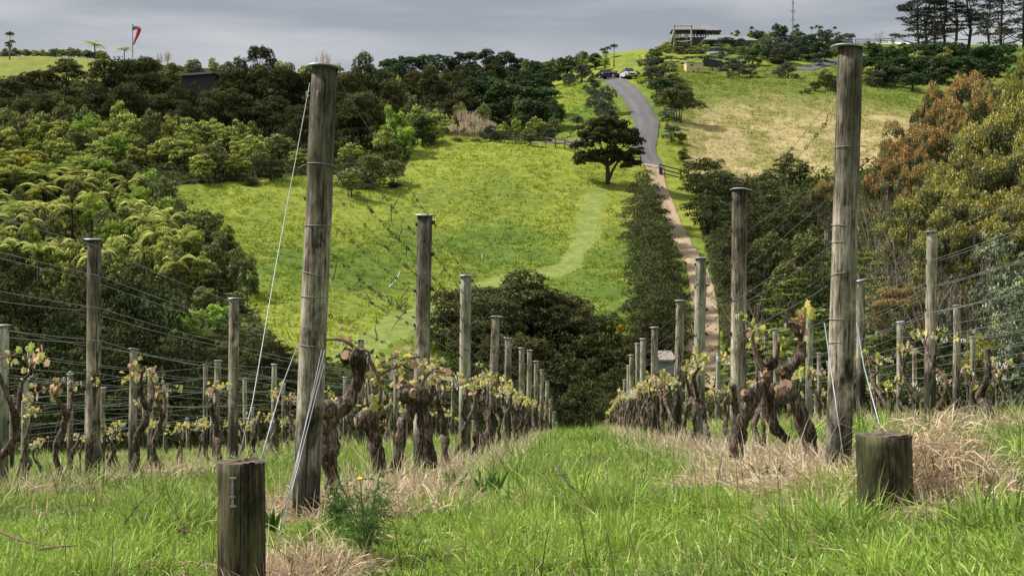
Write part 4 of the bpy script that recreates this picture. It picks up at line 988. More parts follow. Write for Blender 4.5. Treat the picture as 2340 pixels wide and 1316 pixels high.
def mk(kind, seed):
    rng = np.random.default_rng(seed*77+len(kind)*13)
    if kind == 'manuka':       # 6 m, 6 m: dark layered pads on many stems
        big = []
        for i in range(9):
            a = i*2.4+rng.random(); q = rng.uniform(.1, 1)*2.1; z = 5.0-q*.7+rng.uniform(-.5, .5); r = rng.uniform(.85, 1.35)
            big.append((math.cos(a)*q, math.sin(a)*q, z, r, r, r*.68))
        for i in range(8):
            a = i*.8+rng.random(); q = rng.uniform(1.3, 2.3); z = rng.uniform(2.1, 3.7); r = rng.uniform(.75, 1.15); big.append((math.cos(a)*q, math.sin(a)*q, z, r, r, r*.7))
        big.append((0, 0, 3.9, 1.7, 1.7, 1.2))
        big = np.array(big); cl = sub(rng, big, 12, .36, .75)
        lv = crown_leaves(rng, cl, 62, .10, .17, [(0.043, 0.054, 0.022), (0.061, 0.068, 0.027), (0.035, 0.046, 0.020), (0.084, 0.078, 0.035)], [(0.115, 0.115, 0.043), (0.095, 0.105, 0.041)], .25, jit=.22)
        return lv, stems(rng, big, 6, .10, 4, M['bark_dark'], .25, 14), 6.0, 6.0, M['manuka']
    if kind == 'lone':         # 7.1 m, 7.6 wide, dense rounded crown over a short forked trunk
        big = [(-.1, 0, 4.3, 2.5, 2.5, 2.1), (-1.2, 0, 2.7, 1.3, 1.3, .8), (1.2, 0, 2.5, 1.3, 1.3, .8), (0, -.8, 2.5, 1.1, 1.1, .6)]
        for x_, z_, r_ in ((-2.7, 2.6, .95), (-2.9, 3.8, .95), (-2.2, 4.9, 1.0), (-1.2, 6.0, 1.0), (0, 6.35, .95), (1.2, 5.9, 1.0), (2.2, 5.0, 1.1), (3.0, 4.1, .95), (2.9, 3.1, .95), (2.2, 2.4, .7), (-1.8, 2.5, .8), (.9, 3.1, .8), (-2.7, 2.1, .75), (2.8, 2.0, .75), (-1.1, 2.2, .6), (1.9, 1.7, .55), (0, 3.0, 1.0), (1.2, 4.6, 1.3), (-1.0, 4.4, 1.4)):
            for s_ in (-1, 1): big.append((x_*.92, s_*rng.uniform(.4, 1.9)*(1-abs(x_)/4.5), z_, r_, r_, r_*.72))
        big = np.array(big); cl = sub(rng, big, 8, .36, .72)
        lv = crown_leaves(rng, cl, 95, .13, .20, [(.043, .052, .02), (.058, .064, .026), (.035, .044, .02), (.08, .075, .034)], [(.11, .11, .042), (.09, .10, .04)], .2, jit=.2)
        mb = MB(); mb.tube([(-.1, 0, -.4), (0, 0, .8), (-.1, 0, 1.8), (-.3, 0, 3.4)], [.27, .23, .2, .12], 9, bump=.06); mb.tube([(.05, 0, .25), (.45, .1, 1.3), (.9, 0, 2.1), (1.8, .1, 3.0)], [.16, .14, .12, .05], 7, bump=.06)
        for b in big[rng.choice(len(big), 18, replace=False)]: mb.tube([(-.1, 0, 1.7), (b[0]*.45, b[1]*.4, 2.2+b[2]*.12), (b[0], b[1], b[2])], [.12, .08, .02], 5, cap=False)
        return lv, mb.mesh('trunk', [M['bark_dark']], True), 7.1, 7.6, M['manuka']
    if kind == 'dome':         # 5 m wide, 4 m: dense dark dome reaching the ground
        big = [(0, 0, 1.9, 1.9, 1.9, 1.8)]
        for i in range(9):
            a = i*2.4; q = rng.uniform(.6, 1.7); big.append((math.cos(a)*q, math.sin(a)*q, rng.uniform(.9, 3.1)-q*.25, *(rng.uniform(.7, 1.1),)*2, rng.uniform(.6, .9)))
        big = np.array(big); cl = sub(rng, big, 9, .36, .65, -.7)
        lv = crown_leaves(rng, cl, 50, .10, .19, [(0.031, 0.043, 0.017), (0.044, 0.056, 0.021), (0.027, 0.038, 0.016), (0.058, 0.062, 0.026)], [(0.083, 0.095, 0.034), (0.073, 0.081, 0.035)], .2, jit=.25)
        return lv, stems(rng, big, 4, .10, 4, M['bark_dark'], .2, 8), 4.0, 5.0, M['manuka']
    if kind in ('bright', 'lime', 'olive', 'gold'):
        big = [(0, 0, 2.0, 1.35, 1.35, 1.5)]
        for i in range(8):
            a = i*2.4+rng.random(); q = rng.uniform(.5, 1.25); big.append((math.cos(a)*q, math.sin(a)*q, rng.uniform(1.0, 3.3)-q*.3, *(rng.uniform(.55, .9),)*2, rng.uniform(.55, .95)))
        big = np.array(big); cl = sub(rng, big, 11, .33, .9, -.6)
        pal = {'bright': ([(0.12, 0.155, 0.035), (0.165, 0.20, 0.045), (0.085, 0.12, 0.032)], [(0.50, 0.56, 0.11), (0.42, 0.49, 0.09), (0.58, 0.58, 0.15)]),
               'lime': ([(0.150, 0.232, 0.038), (0.195, 0.285, 0.045)], [(0.405, 0.510, 0.075), (0.330, 0.465, 0.068)]),
               'olive': ([(.10, .125, .042), (.13, .155, .05), (.075, .09, .035)], [(.27, .29, .09), (.23, .25, .08)]),
               'gold': ([(0.090, 0.120, 0.020), (0.300, 0.230, 0.020)], [(0.620, 0.450, 0.020), (0.550, 0.400, 0.020)])}[kind]
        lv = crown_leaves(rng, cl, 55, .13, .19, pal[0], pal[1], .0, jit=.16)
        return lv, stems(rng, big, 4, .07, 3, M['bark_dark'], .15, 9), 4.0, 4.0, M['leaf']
    if kind == 'dark':         # deep green broad tree
        big = [(0, 0, 4.0, 2.4, 2.4, 2.3)]
        for i in range(11):
            a = i*2.4+rng.random(); q = rng.uniform(1, 2.4); big.append((math.cos(a)*q, math.sin(a)*q, rng.uniform(1.8, 6.0)-q*.45, *(rng.uniform(.9, 1.5),)*2, rng.uniform(.8, 1.3)))
        big = np.array(big); cl = sub(rng, big, 7, .45, .85, -.6)
        lv = crown_leaves(rng, cl, 36, .17, .24, [(0.038, 0.068, 0.024), (0.051, 0.084, 0.030), (0.034, 0.054, 0.024)], [(0.081, 0.135, 0.035), (0.068, 0.115, 0.035)], .1, jit=.16)
        return lv, stems(rng, big, 7, .18, 3, M['bark_dark'], .2, 10), 7.0, 6.6, M['leaf']
    if kind == 'grey':
        big = [(0, 0, 2.1, 1.5, 1.5, 1.6)]
        for i in range(9):
            a = i*2.4+rng.random(); q = rng.uniform(.5, 1.4); big.append((math.cos(a)*q, math.sin(a)*q, rng.uniform(.9, 3.3)-q*.3, *(rng.uniform(.6, .9),)*2, rng.uniform(.55, .85)))
        big = np.array(big); cl = sub(rng, big, 10, .34, .8, -.6)
        lv = crown_leaves(rng, cl, 55, .12, .19, [(0.074, 0.088, 0.061), (0.101, 0.115, 0.081), (0.061, 0.070, 0.051)], [(0.149, 0.169, 0.115), (0.128, 0.149, 0.101)], .15, jit=.2)
        return lv, stems(rng, big, 4, .08, 3, M['bark_dark'], .15, 9), 4.0, 4.0, M['grey']
    if kind == 'silver':
        big = [(0, 0, 3.0, 1.4, 1.4, 2.2)]
        for i in range(13):
            a = i*2.4+rng.random(); q = rng.uniform(.6, 1.6); big.append((math.cos(a)*q, math.sin(a)*q, rng.uniform(.8, 5.0)-q*.3, *(rng.uniform(.55, .9),)*2, rng.uniform(.5, .8)))
        big = np.array(big); cl = sub(rng, big, 12, .26, .8, -.7)
        lv = crown_leaves(rng, cl, 100, .10, .13, [(.075, .095, .05), (.14, .165, .10), (.055, .07, .04), (.20, .23, .15)], [(.32, .36, .24), (.25, .30, .18)], .2, jit=.26)
        return lv, stems(rng, big, 6, .10, 3, M['bark_pale'], .15, 12), 6.0, 4.2, M['grey']
    if kind == 'totara':       # tall ragged cone, reaches the ground
        big = []
        for i in range(16):
            z = .5+i*.28; q = (1-(z/5.2)**2.2)*1.3; a = i*2.4+rng.random()*.7; big.append((math.cos(a)*q*.8, math.sin(a)*q*.8, z, .55+.42*q, .55+.42*q, .5))
        big = np.array(big); cl = sub(rng, big, 13, .24, 1.0, -.5)
        lv = crown_leaves(rng, cl, 62, .055, .26, [(0.043, 0.055, 0.022), (0.055, 0.066, 0.026), (0.035, 0.043, 0.019), (0.081, 0.081, 0.037)], [(0.106, 0.115, 0.049), (0.086, 0.098, 0.038)], .1, jit=.42, normr=1.3, droop=1.0)
        return lv, stems(rng, big, 5, .08, 1, M['bark_dark'], 0, 8), 5.2, 3.0, M['manuka']
    if kind in ('gum', 'gumgold'):          # 8 m, 7.5 wide: domed clumps on pale rising limbs
        big = []
        for i in range(13):
            a = i*2.4+rng.random()*.6; q = rng.uniform(.3, 1)**.7*2.7; z = 6.7-q*.85+rng.uniform(-.6, .6); r = rng.uniform(1.0, 1.5); big.append((math.cos(a)*q, math.sin(a)*q, z, r, r, r*.8))
        for i in range(5):
            a = i*1.3+rng.random(); q = rng.uniform(1.6, 2.8); big.append((math.cos(a)*q, math.sin(a)*q, rng.uniform(3.0, 4.4), *(rng.uniform(.6, .9),)*2, .55))
        big = np.array(big); cl = sub(rng, big, 7, .42, .85, -.15)
        tip = [(0.50, 0.27, 0.10), (0.54, 0.35, 0.11), (0.42, 0.30, 0.09)] if kind == 'gum' else [(0.50, 0.44, 0.08), (0.42, 0.41, 0.09), (0.33, 0.33, 0.08)]
        lv = crown_leaves(rng, cl, 76, .085, .19, [(.07, .085, .028), (0.115, 0.121, 0.047), (0.061, 0.074, 0.034), (0.162, 0.162, 0.068)], tip, .22, jit=.15, normr=1.1, droop=.9, dom=big)
        return lv, stems(rng, big, 8, .13, 6, M['bark_pale'], .35, 18, fork=.22), 8.0, 7.5, M['euc']
    if kind == 'bare':         # leaning bare limbs with little leaf
        big = []
        for i in range(22):
            a = i*2.4+rng.random()*.6; q = rng.uniform(.5, 1)*2.6; big.append((math.cos(a)*q-1.0, math.sin(a)*q, rng.uniform(2.0, 6.2), .35, .35, .28))
        big = np.array(big)
        lv = crown_leaves(rng, sub(rng, big, 22, .2, .8, -.3), 50, .055, .22, [(0.095, 0.115, 0.041), (0.149, 0.162, 0.061), (0.216, 0.203, 0.068)], None, jit=.4, normr=1.3, droop=2)
        return lv, stems(rng, big, 7, .09, 9, M['bark_pale'], .5, 22, fork=.14), 6.5, 7.0, M['euc']
    if kind == 'frond':        # bright green feathery conifer pads (lower right)
        big = []
        for i in range(16):
            z = .4+i*.27; q = (1-(z/5.4))*1.7+.3; a = i*2.4+rng.random()*.5; big.append((math.cos(a)*q*.8, math.sin(a)*q*.8, z, .85, .85, .22))
        big = np.array(big); cl = sub(rng, big, 12, .26, .35, -.3)
        lv = crown_leaves(rng, cl, 80, .07, .22, [(0.068, 0.115, 0.030), (0.108, 0.169, 0.038), (0.047, 0.074, 0.027)], [(0.189, 0.257, 0.047), (0.257, 0.270, 0.068)], .15, jit=.35, normr=.6)
        return lv, stems(rng, big, 5, .09, 1, M['bark_pale'], 0, 10), 5.0, 4.2, M['manuka']
    if kind == 'pine':
        big = []
        for i in range(30):
            z = rng.uniform(4, 17); q = (1-((z-4)/15))*4.2+.6; a = i*2.4+rng.random(); q *= rng.uniform(.5, 1.15); big.append((math.cos(a)*q, math.sin(a)*q, z+q*.12, rng.uniform(.9, 1.5), rng.uniform(.9, 1.5), .42))
        big = np.array(big); cl = sub(rng, big, 9, .36, .6, -.3)
        lv = crown_leaves(rng, cl, 26, .14, .3, [(0.034, 0.041, 0.027), (0.047, 0.057, 0.035), (0.027, 0.035, 0.024)], None, jit=.3)
        mb = MB(); k_ = rng.normal(0, .5, 4); mb.tube([(0, 0, -.4), (k_[0], .1, 5), (k_[1], .1, 11), (k_[2], 0, 17.6)], [.30, .24, .16, .05], 8); mb.tube([(k_[0]*.6, 0, 3.5), (k_[0]+k_[3]*2+.6, 0, 8), (k_[3]*4+1, .3, 13)], [.18, .14, .05], 6)
        for b in big:
            z0 = b[2]-1.1-.25*np.hypot(b[0], b[1]); mb.tube([(0, 0, z0), (b[0]*.5, b[1]*.5, z0+.5), (b[0], b[1], b[2]-.1)], [.12, .08, .03], 5)
        for i in range(12):
            a = rng.random()*6.28; z0 = rng.uniform(3, 13); L_ = rng.uniform(.8, 2.6); mb.tube([(0, 0, z0), (math.cos(a)*L_, math.sin(a)*L_, z0+L_*.35)], [.06, .015], 4)
        return lv, mb.mesh('trunk', [M['bark_dark']], True), 17.6, 8.5, M['manuka']
    if kind == 'cabbage':
        mb = MB(); heads = [(0, 0, 4.2)] if seed % 2 == 0 else [(-.5, 0, 4.0), (.55, .1, 4.3), (.1, -.3, 3.3)]
        for h in heads: mb.tube([(0, 0, -.3), (h[0]*.2, h[1]*.2, 1.9), h], [.13, .10, .07], 6)
        Vs = []
        for h in heads:
            n = 150; d = rng.normal(size=(n, 3)); d[:, 2] = np.abs(d[:, 2])*.8-.25; d /= np.linalg.norm(d, axis=1)[:, None]
            V, Fq, t, k = strips(np.array([h]*n)+rng.normal(0, .06, (n, 3)), d, .75, .065, .35, 2, rng=rng); Vs.append((V, Fq, np.array([.11, .13, .04])*(.6+.8*rng.random(n)).repeat(k)[:, None]))
        return merge(Vs), mb.mesh('trunk', [M['bark_pale']], True), 4.9, 2.2, M['blade']
    if kind == 'fern':         # tree fern
        mb = MB(); mb.tube([(0, 0, -.3), (.08, 0, 1.2), (0, .05, 2.4)], [.13, .10, .09], 7)
        Vs = []; nf = 17
        for i in range(nf):
            a = i*2.4; up = rng.uniform(.1, 1.1); L_ = rng.uniform(1.3, 2.5); t = np.linspace(0, 1, 14)
            P = np.stack([math.cos(a)*L_*t, math.sin(a)*L_*t, 2.4+L_*up*t*.9-L_*.75*t**2.2], 1)
            T = np.array([math.cos(a), math.sin(a), 0]); S = np.array([-math.sin(a), math.cos(a), 0])
            for s in (-1, 1):
                b = P[1:]; w = np.sin(np.pi*np.clip(t[1:]*.93+.05, 0, 1))**.7*.42+.04
                d = np.tile(S*s+T*.35+np.array([0, 0, -.12]), (len(b), 1)); d /= np.linalg.norm(d, axis=1)[:, None]
                V, Fq, tt, k = strips(b, d, w, .15, .15, 1, side=np.tile(T+np.array([0, 0, .1]), (len(b), 1)), rng=rng, tipw=.2)
                Vs.append((V, Fq, np.array([.38, .41, .11])*rng.uniform(.5, 1.4)))
        return merge(Vs), mb.mesh('trunk', [M['bark_dark']], True), 3.0, 4.2, M['blade']
    if kind in ('flax', 'pampas'):
        n = 130 if kind == 'flax' else 260; d = rng.normal(size=(n, 3)); d[:, :2] *= .55; d[:, 2] = 1; d /= np.linalg.norm(d, axis=1)[:, None]
        V, Fq, t, k = strips(rng.normal(0, .12, (n, 3))*[1, 1, 0], d, 1.9 if kind == 'flax' else 1.6, .10 if kind == 'flax' else .045, .5 if kind == 'flax' else .8, 4, rng=rng)
        Vs = [(V, Fq, (np.array([.085, .105, .055]) if kind == 'flax' else np.array([.15, .15, .06]))*(.6+.8*rng.random(n)).repeat(k)[:, None])]
        if kind == 'pampas':
            n = 22; d = rng.normal(size=(n, 3)); d[:, :2] *= .28; d[:, 2] = 1; d /= np.linalg.norm(d, axis=1)[:, None]; b = rng.normal(0, .25, (n, 3))*[1, 1, 0]
            V, Fq, t, k = strips(b, d, 2.3, .02, .1, 2, rng=rng); Vs.append((V, Fq, np.array([.3, .24, .14])))
            for i in range(n):
                m = 60; tt = rng.random(m); P = b[i]+d[i]*(1.75+.85*tt)[:, None]+rng.normal(0, .05, (m, 3)); P[:, 2] -= .1
                dd = np.tile(d[i], (m, 1))+rng.normal(0, .45, (m, 3)); V, Fq, t, k = strips(P, dd, .16, .035, .2, 1, rng=rng); Vs.append((V, Fq, np.array([.60, .49, .37])*rng.uniform(.75, 1.1)))
        mb = MB(); mb.tube([(0, 0, -.2), (0, 0, .15)], .12, 6)
        return merge(Vs), mb.mesh('base', [M['bark_dark']], True), 1.9 if kind == 'flax' else 2.7, 2.2, M['blade']
PROTO = {}
NV = dict(lone=1, manuka=5, dome=4, bright=4, lime=2, olive=3, gold=1, dark=3, grey=3, silver=2, totara=3, gum=3, gumgold=3, bare=3, frond=2, pine=3, cabbage=2, fern=3, flax=2, pampas=2)
NAME = dict(lone='spreading_tree', manuka='manuka_tree', dome='dark_shrub', bright='broadleaf_shrub', lime='light_green_shrub', olive='olive_shrub', gold='yellow_flowering_shrub', dark='broadleaf_tree', grey='grey_leaved_shrub', silver='silver_leaved_tree', totara='hedge_conifer', gum='gum_tree', gumgold='gum_tree', bare='bare_limbed_tree', frond='feathery_conifer', pine='pine_tree', cabbage='cabbage_tree', fern='tree_fern', flax='flax_bush', pampas='pampas_plant')
CATN = dict(lone='tree', manuka='tree', dome='shrub', bright='shrub', lime='shrub', olive='shrub', gold='shrub', dark='tree', grey='shrub', silver='tree', totara='hedge tree', gum='gum tree', gumgold='gum tree', bare='tree', frond='conifer', pine='pine tree', cabbage='cabbage tree', fern='tree fern', flax='flax', pampas='pampas grass')
DESC = dict(lone='', manuka='dark layered tree', dome='dark rounded bushy tree', bright='bright green rounded shrub', lime='vivid light green shrub', olive='olive green shrub', gold='yellow flowering shrub', dark='deep green broad tree', grey='grey green shrub', silver='silvery leaved tree', totara='dark ragged hedge conifer', gum='gum tree with rusty orange tips', gumgold='gum tree with golden tips', bare='bare pale limbed tree', frond='bright feathery conifer', pine='tall dark pine', cabbage='spiky cabbage tree', fern='spreading tree fern', flax='spiky flax bush', pampas='pampas grass with pale plumes')
def get(kind, v):
    key = (kind, v % NV[kind])
    if key not in PROTO:
        (V, Fq, C), tr, h, w, mat = mk(kind, key[1]+1)
        PROTO[key] = (mkmesh('crown', V, Fq, C, False, [mat]), tr, h, w)
    return PROTO[key]
nt_ = 0; tr_ = random.Random(17)
def plant(kind, px, top, d, wpx, label, group=None, base=None, var=None, rz=None, maxs=2.2, fitk=.8):
    """top row and width in photograph pixels at distance d; the foot stands on the terrain"""
    global nt_
    v = nt_ if var is None else var; nt_ += 1
    cr, tr, h0, w0 = get(kind, v)
    if base is None:            # stand it where the slope leaves room for its full height
        dd = np.arange(d, max(d-45, 61), -1.0); hhs = Z(top, dd)-H(X(px, dd), dd); need = fitk*(wpx*dd/F)/w0*h0
        ok = np.nonzero(hhs >= need)[0]; d = float(dd[ok[0]]) if len(ok) else float(dd[np.argmax(hhs-need)])
    x = X(px, d); y = d; zb = H1(x, y) if base is None else Z(base, d)
    hh = Z(top, d)-zb; w = wpx*d/F
    sw = w/w0; sh = hh/h0; sh = max(min(sh, sw*maxs), sw*.6); zb2 = Z(top, d)-sh*h0      # keep proportions; the foot may sink
    zb2 = min(zb2, zb) if hh/h0 < sw*maxs else zb2
    if zb2 > zb: sh = (Z(top, d)-zb)/h0; zb2 = zb
    o = empty(NAME[kind], (x, y, zb2), tr_.random()*6.28 if rz is None else rz); o.scale = (sw, sw, sh)
    link('crown' if kind not in ('flax', 'pampas') else 'foliage', cr, o)
    link('trunk' if kind not in ('flax', 'pampas') else 'root_base', tr, o)
    return tag(o, label, CATN[kind], group)
def band(items, where, group=None, fitk=.8):
    """items: (kind, px, top, d, w). Labels count from the windsock side along the band, kind by kind."""
    items = sorted(items, key=lambda q: q[1]); cnt = {}; tot = {}
    for it in items: tot[it[0]] = tot.get(it[0], 0)+1
    for it in items:
        k = it[0]; i = cnt.get(k, 0); cnt[k] = i+1
        lab = DESC[k]+' '+where if tot[k] == 1 else '%s %s %s, counting rightwards' % (ordn(i), DESC[k], where)
        plant(it[0], it[1], it[2], it[3], it[4], lab, (group or 'plants '+where) if tot[k] > 1 else None, fitk=fitk)
r0_ = random.Random(31)
J = lambda a, s: a+tr_.uniform(-s, s)
# --- windsock ridge, dark belt
band([('manuka', px, top, J(187, 4), w) for px, top, w in ((28, 168, 100), (90, 150, 105), (155, 132, 105), (240, 124, 110), (318, 116, 125), (392, 165, 95), (470, 185, 90), (540, 130, 125), (596, 138, 120), (650, 136, 120), (710, 138, 115), (790, 140, 110), (838, 118, 110), (890, 168, 95))], 'in the dark belt below the windsock')
band([('manuka', px, top, J(172, 3), w) for px, top, w in ((-10, 210, 100), (60, 205, 105), (130, 195, 115), (215, 190, 110), (290, 180, 120), (372, 200, 110), (430, 222, 95), (505, 180, 120), (565, 215, 110), (625, 210, 120), (690, 225, 115), (760, 200, 130), (830, 190, 130), (880, 250, 90))], 'in front of the dark ridge belt')
band([('olive', 395, 138, 214, 60), ('olive', 440, 132, 216, 60), ('bright', 488, 122, 216, 34), ('olive', 520, 140, 214, 60), ('olive', 660, 134, 214, 55), ('bright', 640, 128, 216, 50), ('bright', 700, 134, 214, 60), ('olive', 740, 132, 214, 60), ('grey', 455, 150, 205, 60), ('olive', 415, 160, 203, 60), ('olive', 355, 134, 216, 46),
      ('bright', 770, 132, 214, 50)], 'on the skyline behind the dark ridge belt')
plant('manuka', 597, 88, 212, 74, 'lone umbrella-shaped dark tree standing above the ridge skyline', var=1)
for px, top, w, lb in ((378, 118, 34, 'pampas grass plume on the skyline beside the windsock'), (742, 112, 36, 'pampas grass plume on the skyline above the leaning end post')): plant('pampas', px, top, 212, w, lb, 'pampas plumes on the skyline')
band([(r0_.choice(['olive', 'bright', 'olive', 'grey']), -10+i*11.5+r0_.uniform(-3, 3), 117+r0_.uniform(-11, 3), 247+r0_.uniform(-1, 2), r0_.uniform(22, 34)) for i in range(23)]+[('gold', 235, 122, 240, 26)], 'in the low row behind the ridge lawn', fitk=.15)
plant('cabbage', 23, 68, 244, 34, 'twin-headed cabbage tree at the end of the ridge lawn', var=1, maxs=3.2)
plant('cabbage', 22, 90, 243, 26, 'shaggy lower cabbage tree under the twin-headed cabbage tree', var=0, maxs=3)
plant('fern', 216, 94, 240, 62, 'tree fern with drooping crown on the skyline, nearer the cabbage trees', 'tree ferns on the ridge skyline', maxs=2.4)
plant('fern', 284, 108, 236, 46, 'tree fern with drooping crown on the skyline, beside the windsock pole', 'tree ferns on the ridge skyline', maxs=2.4)
for a_, b_, w_, n_ in ((410, 180, 84, 'first'), (440, 181, 80, 'second'), (468, 184, 80, 'third'), (500, 173, 84, 'fourth')): plant('dome', a_, b_, 177, w_, '%s dark bush screening the metal roofed shed, counting rightwards' % n_, 'bushes screening the shed', fitk=.0)
# --- bright shrub belt
r_ = random.Random(3)
bb = []
for row_, (d0, ys, n, kk) in enumerate(((166, 238, 15, .25), (161, 258, 16, .3), (156, 285, 15, .3), (150, 322, 14, .4))):
    for i in range(n):
        px = -30+i*(640/n)+r_.uniform(-12, 12)+row_*9; top = ys+r_.uniform(-22, 24)+(18 if px > 430 else 0)+max(0, (px-520)*.12)
        bb.append((r_.choice(['bright']*6+['lime']*2+['olive']*3), px, top, d0+r_.uniform(-1.5, 1.5), r_.uniform(62, 92)))
for i_, (lo_, hi_) in enumerate(((163.5, 200), (158.6, 163.5), (153.5, 158.6), (0, 153.5))):
    band([q for q in bb if lo_ <= q[3] < hi_], 'in the %s row of the bright shrub belt' % ('back', 'third', 'second', 'front')[i_], fitk=(1.12, 1.12, 1.05, .85)[i_])
band([('olive', 640, 300, 160, 90), ('bright', 690, 330, 156, 80), ('olive', 735, 345, 153, 90), ('manuka', 700, 255, 165, 120), ('bright', 800, 318, 157, 80), ('manuka', 800, 240, 167, 130), ('lime', 905, 236, 163, 78), ('bright', 880, 272, 160, 70), ('lime', 925, 285, 161, 60),
      ('bright', 950, 225, 168, 70), ('olive', 850, 345, 154, 110), ('olive', 898, 358, 154, 80), ('dark', 965, 255, 166, 60), ('olive', 800, 375, 150, 90), ('dome', 745, 300, 160, 90), ('dome', 620, 355, 150, 90)], 'above the hillside behind the leaning end post')
for px, top, w in ((835, 400, 50), (900, 398, 44), (575, 392, 40)): plant('flax', px, top, 150, w, ['drooping grassy clump at the foot of the bush above the hillside', 'pale grassy clump where bush meets the hillside corner', 'low grassy clump below the bright shrub belt'][(835, 900, 575).index(px)])
plant('gold', 70, 352, 148, 68, 'large yellow flowering gorse below the bright shrub belt')
plant('gold', 182, 378, 146, 22, 'small yellow flowering shrub among the bright green shrubs')
plant('lime', 330, 382, 139, 84, 'round pale green shrub standing alone at the pasture corner', var=1)
# --- fern slope
fs = []
for i in range(120):
    t = r_.random(); d = 96+44*t; py0 = np.interp(d, [96, 115, 137], [640, 520, 425]); pmax = np.interp(d, [96, 106, 120, 137], [600, 520, 440, 300])
    px = r_.uniform(-60, pmax); kk_ = r_.choice(['fern']*8+['olive']*4+['bright']*4+['lime']*2); kk_ = 'olive' if px > pmax-75 and kk_ == 'fern' else kk_; fs.append((kk_, px, py0-r_.uniform(50, 78), d, r_.uniform(72, 120)))
fs = [(k, a, (b if k != 'fern' else b+12), c, w if k == 'fern' else w*.75) for k, a, b, c, w in fs]
fs += [('lime', 455, 470, 122, 70), ('bright', 20, 372, 141, 90), ('bright', 70, 378, 141, 90), ('bright', 115, 384, 141, 80), ('lime', 165, 402, 138, 80), ('lime', 235, 408, 136, 70), ('olive', 75, 395, 139, 60), ('olive', 500, 520, 110, 60), ('dome', 520, 510, 112, 62), ('olive', 480, 600, 104, 90), ('bright', 430, 545, 108, 90), ('lime', 500, 690, 92, 80), ('lime', 430, 700, 90, 90), ('bright', 545, 720, 90, 70), ('olive', 470, 650, 97, 90), ('olive', 540, 660, 96, 60)]
for lo_, hi_, nm_ in ((0, 106, 'foot'), (106, 117, 'middle'), (117, 128, 'upper part'), (128, 200, 'top')):
    band([q for q in fs if lo_ <= q[3] < hi_], 'at the %s of the fern slope' % nm_)
# --- near dark mass, windsock side
band([('dome', 60, 590, 84, 250), ('dome', 215, 556, 85, 260), ('dome', 330, 600, 84, 250), ('dome', 150, 690, 78, 240), ('dome', 20, 700, 77, 220), ('dome', 290, 720, 77, 240), ('dome', 400, 745, 78, 190), ('dome', 480, 800, 76, 170), ('dome', 120, 790, 72, 240), ('dome', 350, 810, 71, 230), ('dome', 560, 740, 86, 110),
      ('dome', 630, 760, 86, 120), ('manuka', 590, 770, 80, 140), ('dome', 700, 810, 82, 150), ('dome', 20, 540, 92, 120), ('dome', 560, 840, 72, 170), ('dome', -60, 640, 82, 200), ('dome', 760, 850, 76, 130), ('dome', 830, 870, 73, 130), ('dome', 900, 865, 74, 120)], 'in the dark hollow beyond the vines')
# --- near dark mass, centre
band([('manuka', 1075, 632, 92, 220), ('manuka', 1200, 616, 93, 240), ('dome', 1150, 630, 90, 190), ('dome', 1270, 655, 90, 180), ('manuka', 1290, 660, 89, 190), ('dome', 1010, 700, 88, 150), ('dome', 1090, 720, 84, 190), ('manuka', 1180, 740, 82, 210), ('dome', 1350, 700, 92, 110), ('olive', 1395, 705, 93, 80), ('dome', 1360, 760, 85, 160),
      ('dome', 1430, 740, 90, 130), ('gold', 1480, 712, 93, 40), ('gold', 1415, 735, 91, 24), ('dome', 1280, 790, 79, 190), ('dome', 1200, 840, 76, 170), ('dome', 1440, 820, 82, 150), ('dome', 1060, 800, 79, 170), ('dome', 1330, 740, 88, 170), ('dome', 1230, 690, 90, 210), ('manuka', 1120, 660, 89, 220), ('dome', 1330, 840, 76, 150), ('dome', 1250, 880, 72, 120), ('dome', 1420, 880, 72, 110), ('dome', 1390, 880, 74, 110), ('dome', 1480, 850, 78, 120), ('dome', 1130, 880, 73, 150), ('dome', 1000, 850, 76, 130), ('grey', 1470, 780, 86, 70)], 'in the dark thicket beyond the lane')
# --- far wooded ridge
fr = [('dark', 890, 128, 282, 70), ('dark', 930, 122, 284, 70), ('dark', 975, 119, 286, 74), ('dark', 1020, 119, 288, 74), ('dark', 1065, 112, 290, 74), ('dark', 1110, 108, 290, 80), ('dark', 1155, 112, 290, 74), ('dark', 1180, 128, 286, 50), ('dark', 905, 140, 270, 80), ('dome', 1065, 140, 262, 84), ('olive', 985, 142, 268, 60), ('manuka', 1125, 135, 262, 70), ('manuka', 960, 152, 252, 90), ('dome', 1030, 150, 250, 80), ('dark', 1185, 150, 250, 70), ('manuka', 890, 160, 246, 80), ('dark', 1110, 150, 255, 60)]
band(fr, 'on the far wooded ridge')
band([('manuka', 985, 150, 212, 95), ('manuka', 925, 170, 205, 90), ('dark', 1105, 162, 206, 130), ('dark', 1150, 175, 202, 110), ('manuka', 1060, 200, 204, 90), ('manuka', 1030, 215, 196, 80), ('dark', 1230, 190, 206, 100), ('dark', 1240, 225, 196, 90), ('dark', 1205, 215, 192, 80), ('bright', 1000, 240, 184, 70), ('olive', 940, 205, 192, 70), ('lime', 905, 170, 205, 40), ('bright', 1020, 265, 178, 60), ('olive', 1050, 230, 190, 60),
      ('olive', 1105, 232, 186, 52), ('lime', 1182, 268, 183, 34), ('bright', 1225, 258, 184, 60), ('olive', 1265, 262, 184, 46), ('grey', 1255, 290, 181, 40), ('bright', 1150, 270, 182, 40), ('dark', 1270, 225, 192, 50), ('olive', 1210, 292, 180, 50), ('grey', 1120, 285, 178, 50), ('bright', 985, 275, 176, 70)], 'behind the crest rail fence')
band([('pampas', a, b, J(176, 1.5), 40) for a, b in ((1060, 248), (1078, 260), (1095, 268), (1112, 275), (1068, 275), (1088, 284), (1045, 282))]+[('flax', 1142, 286, 175.5, 40), ('flax', 1160, 292, 175, 34), ('flax', 1128, 292, 175, 34)], 'beside the crest rail fence')
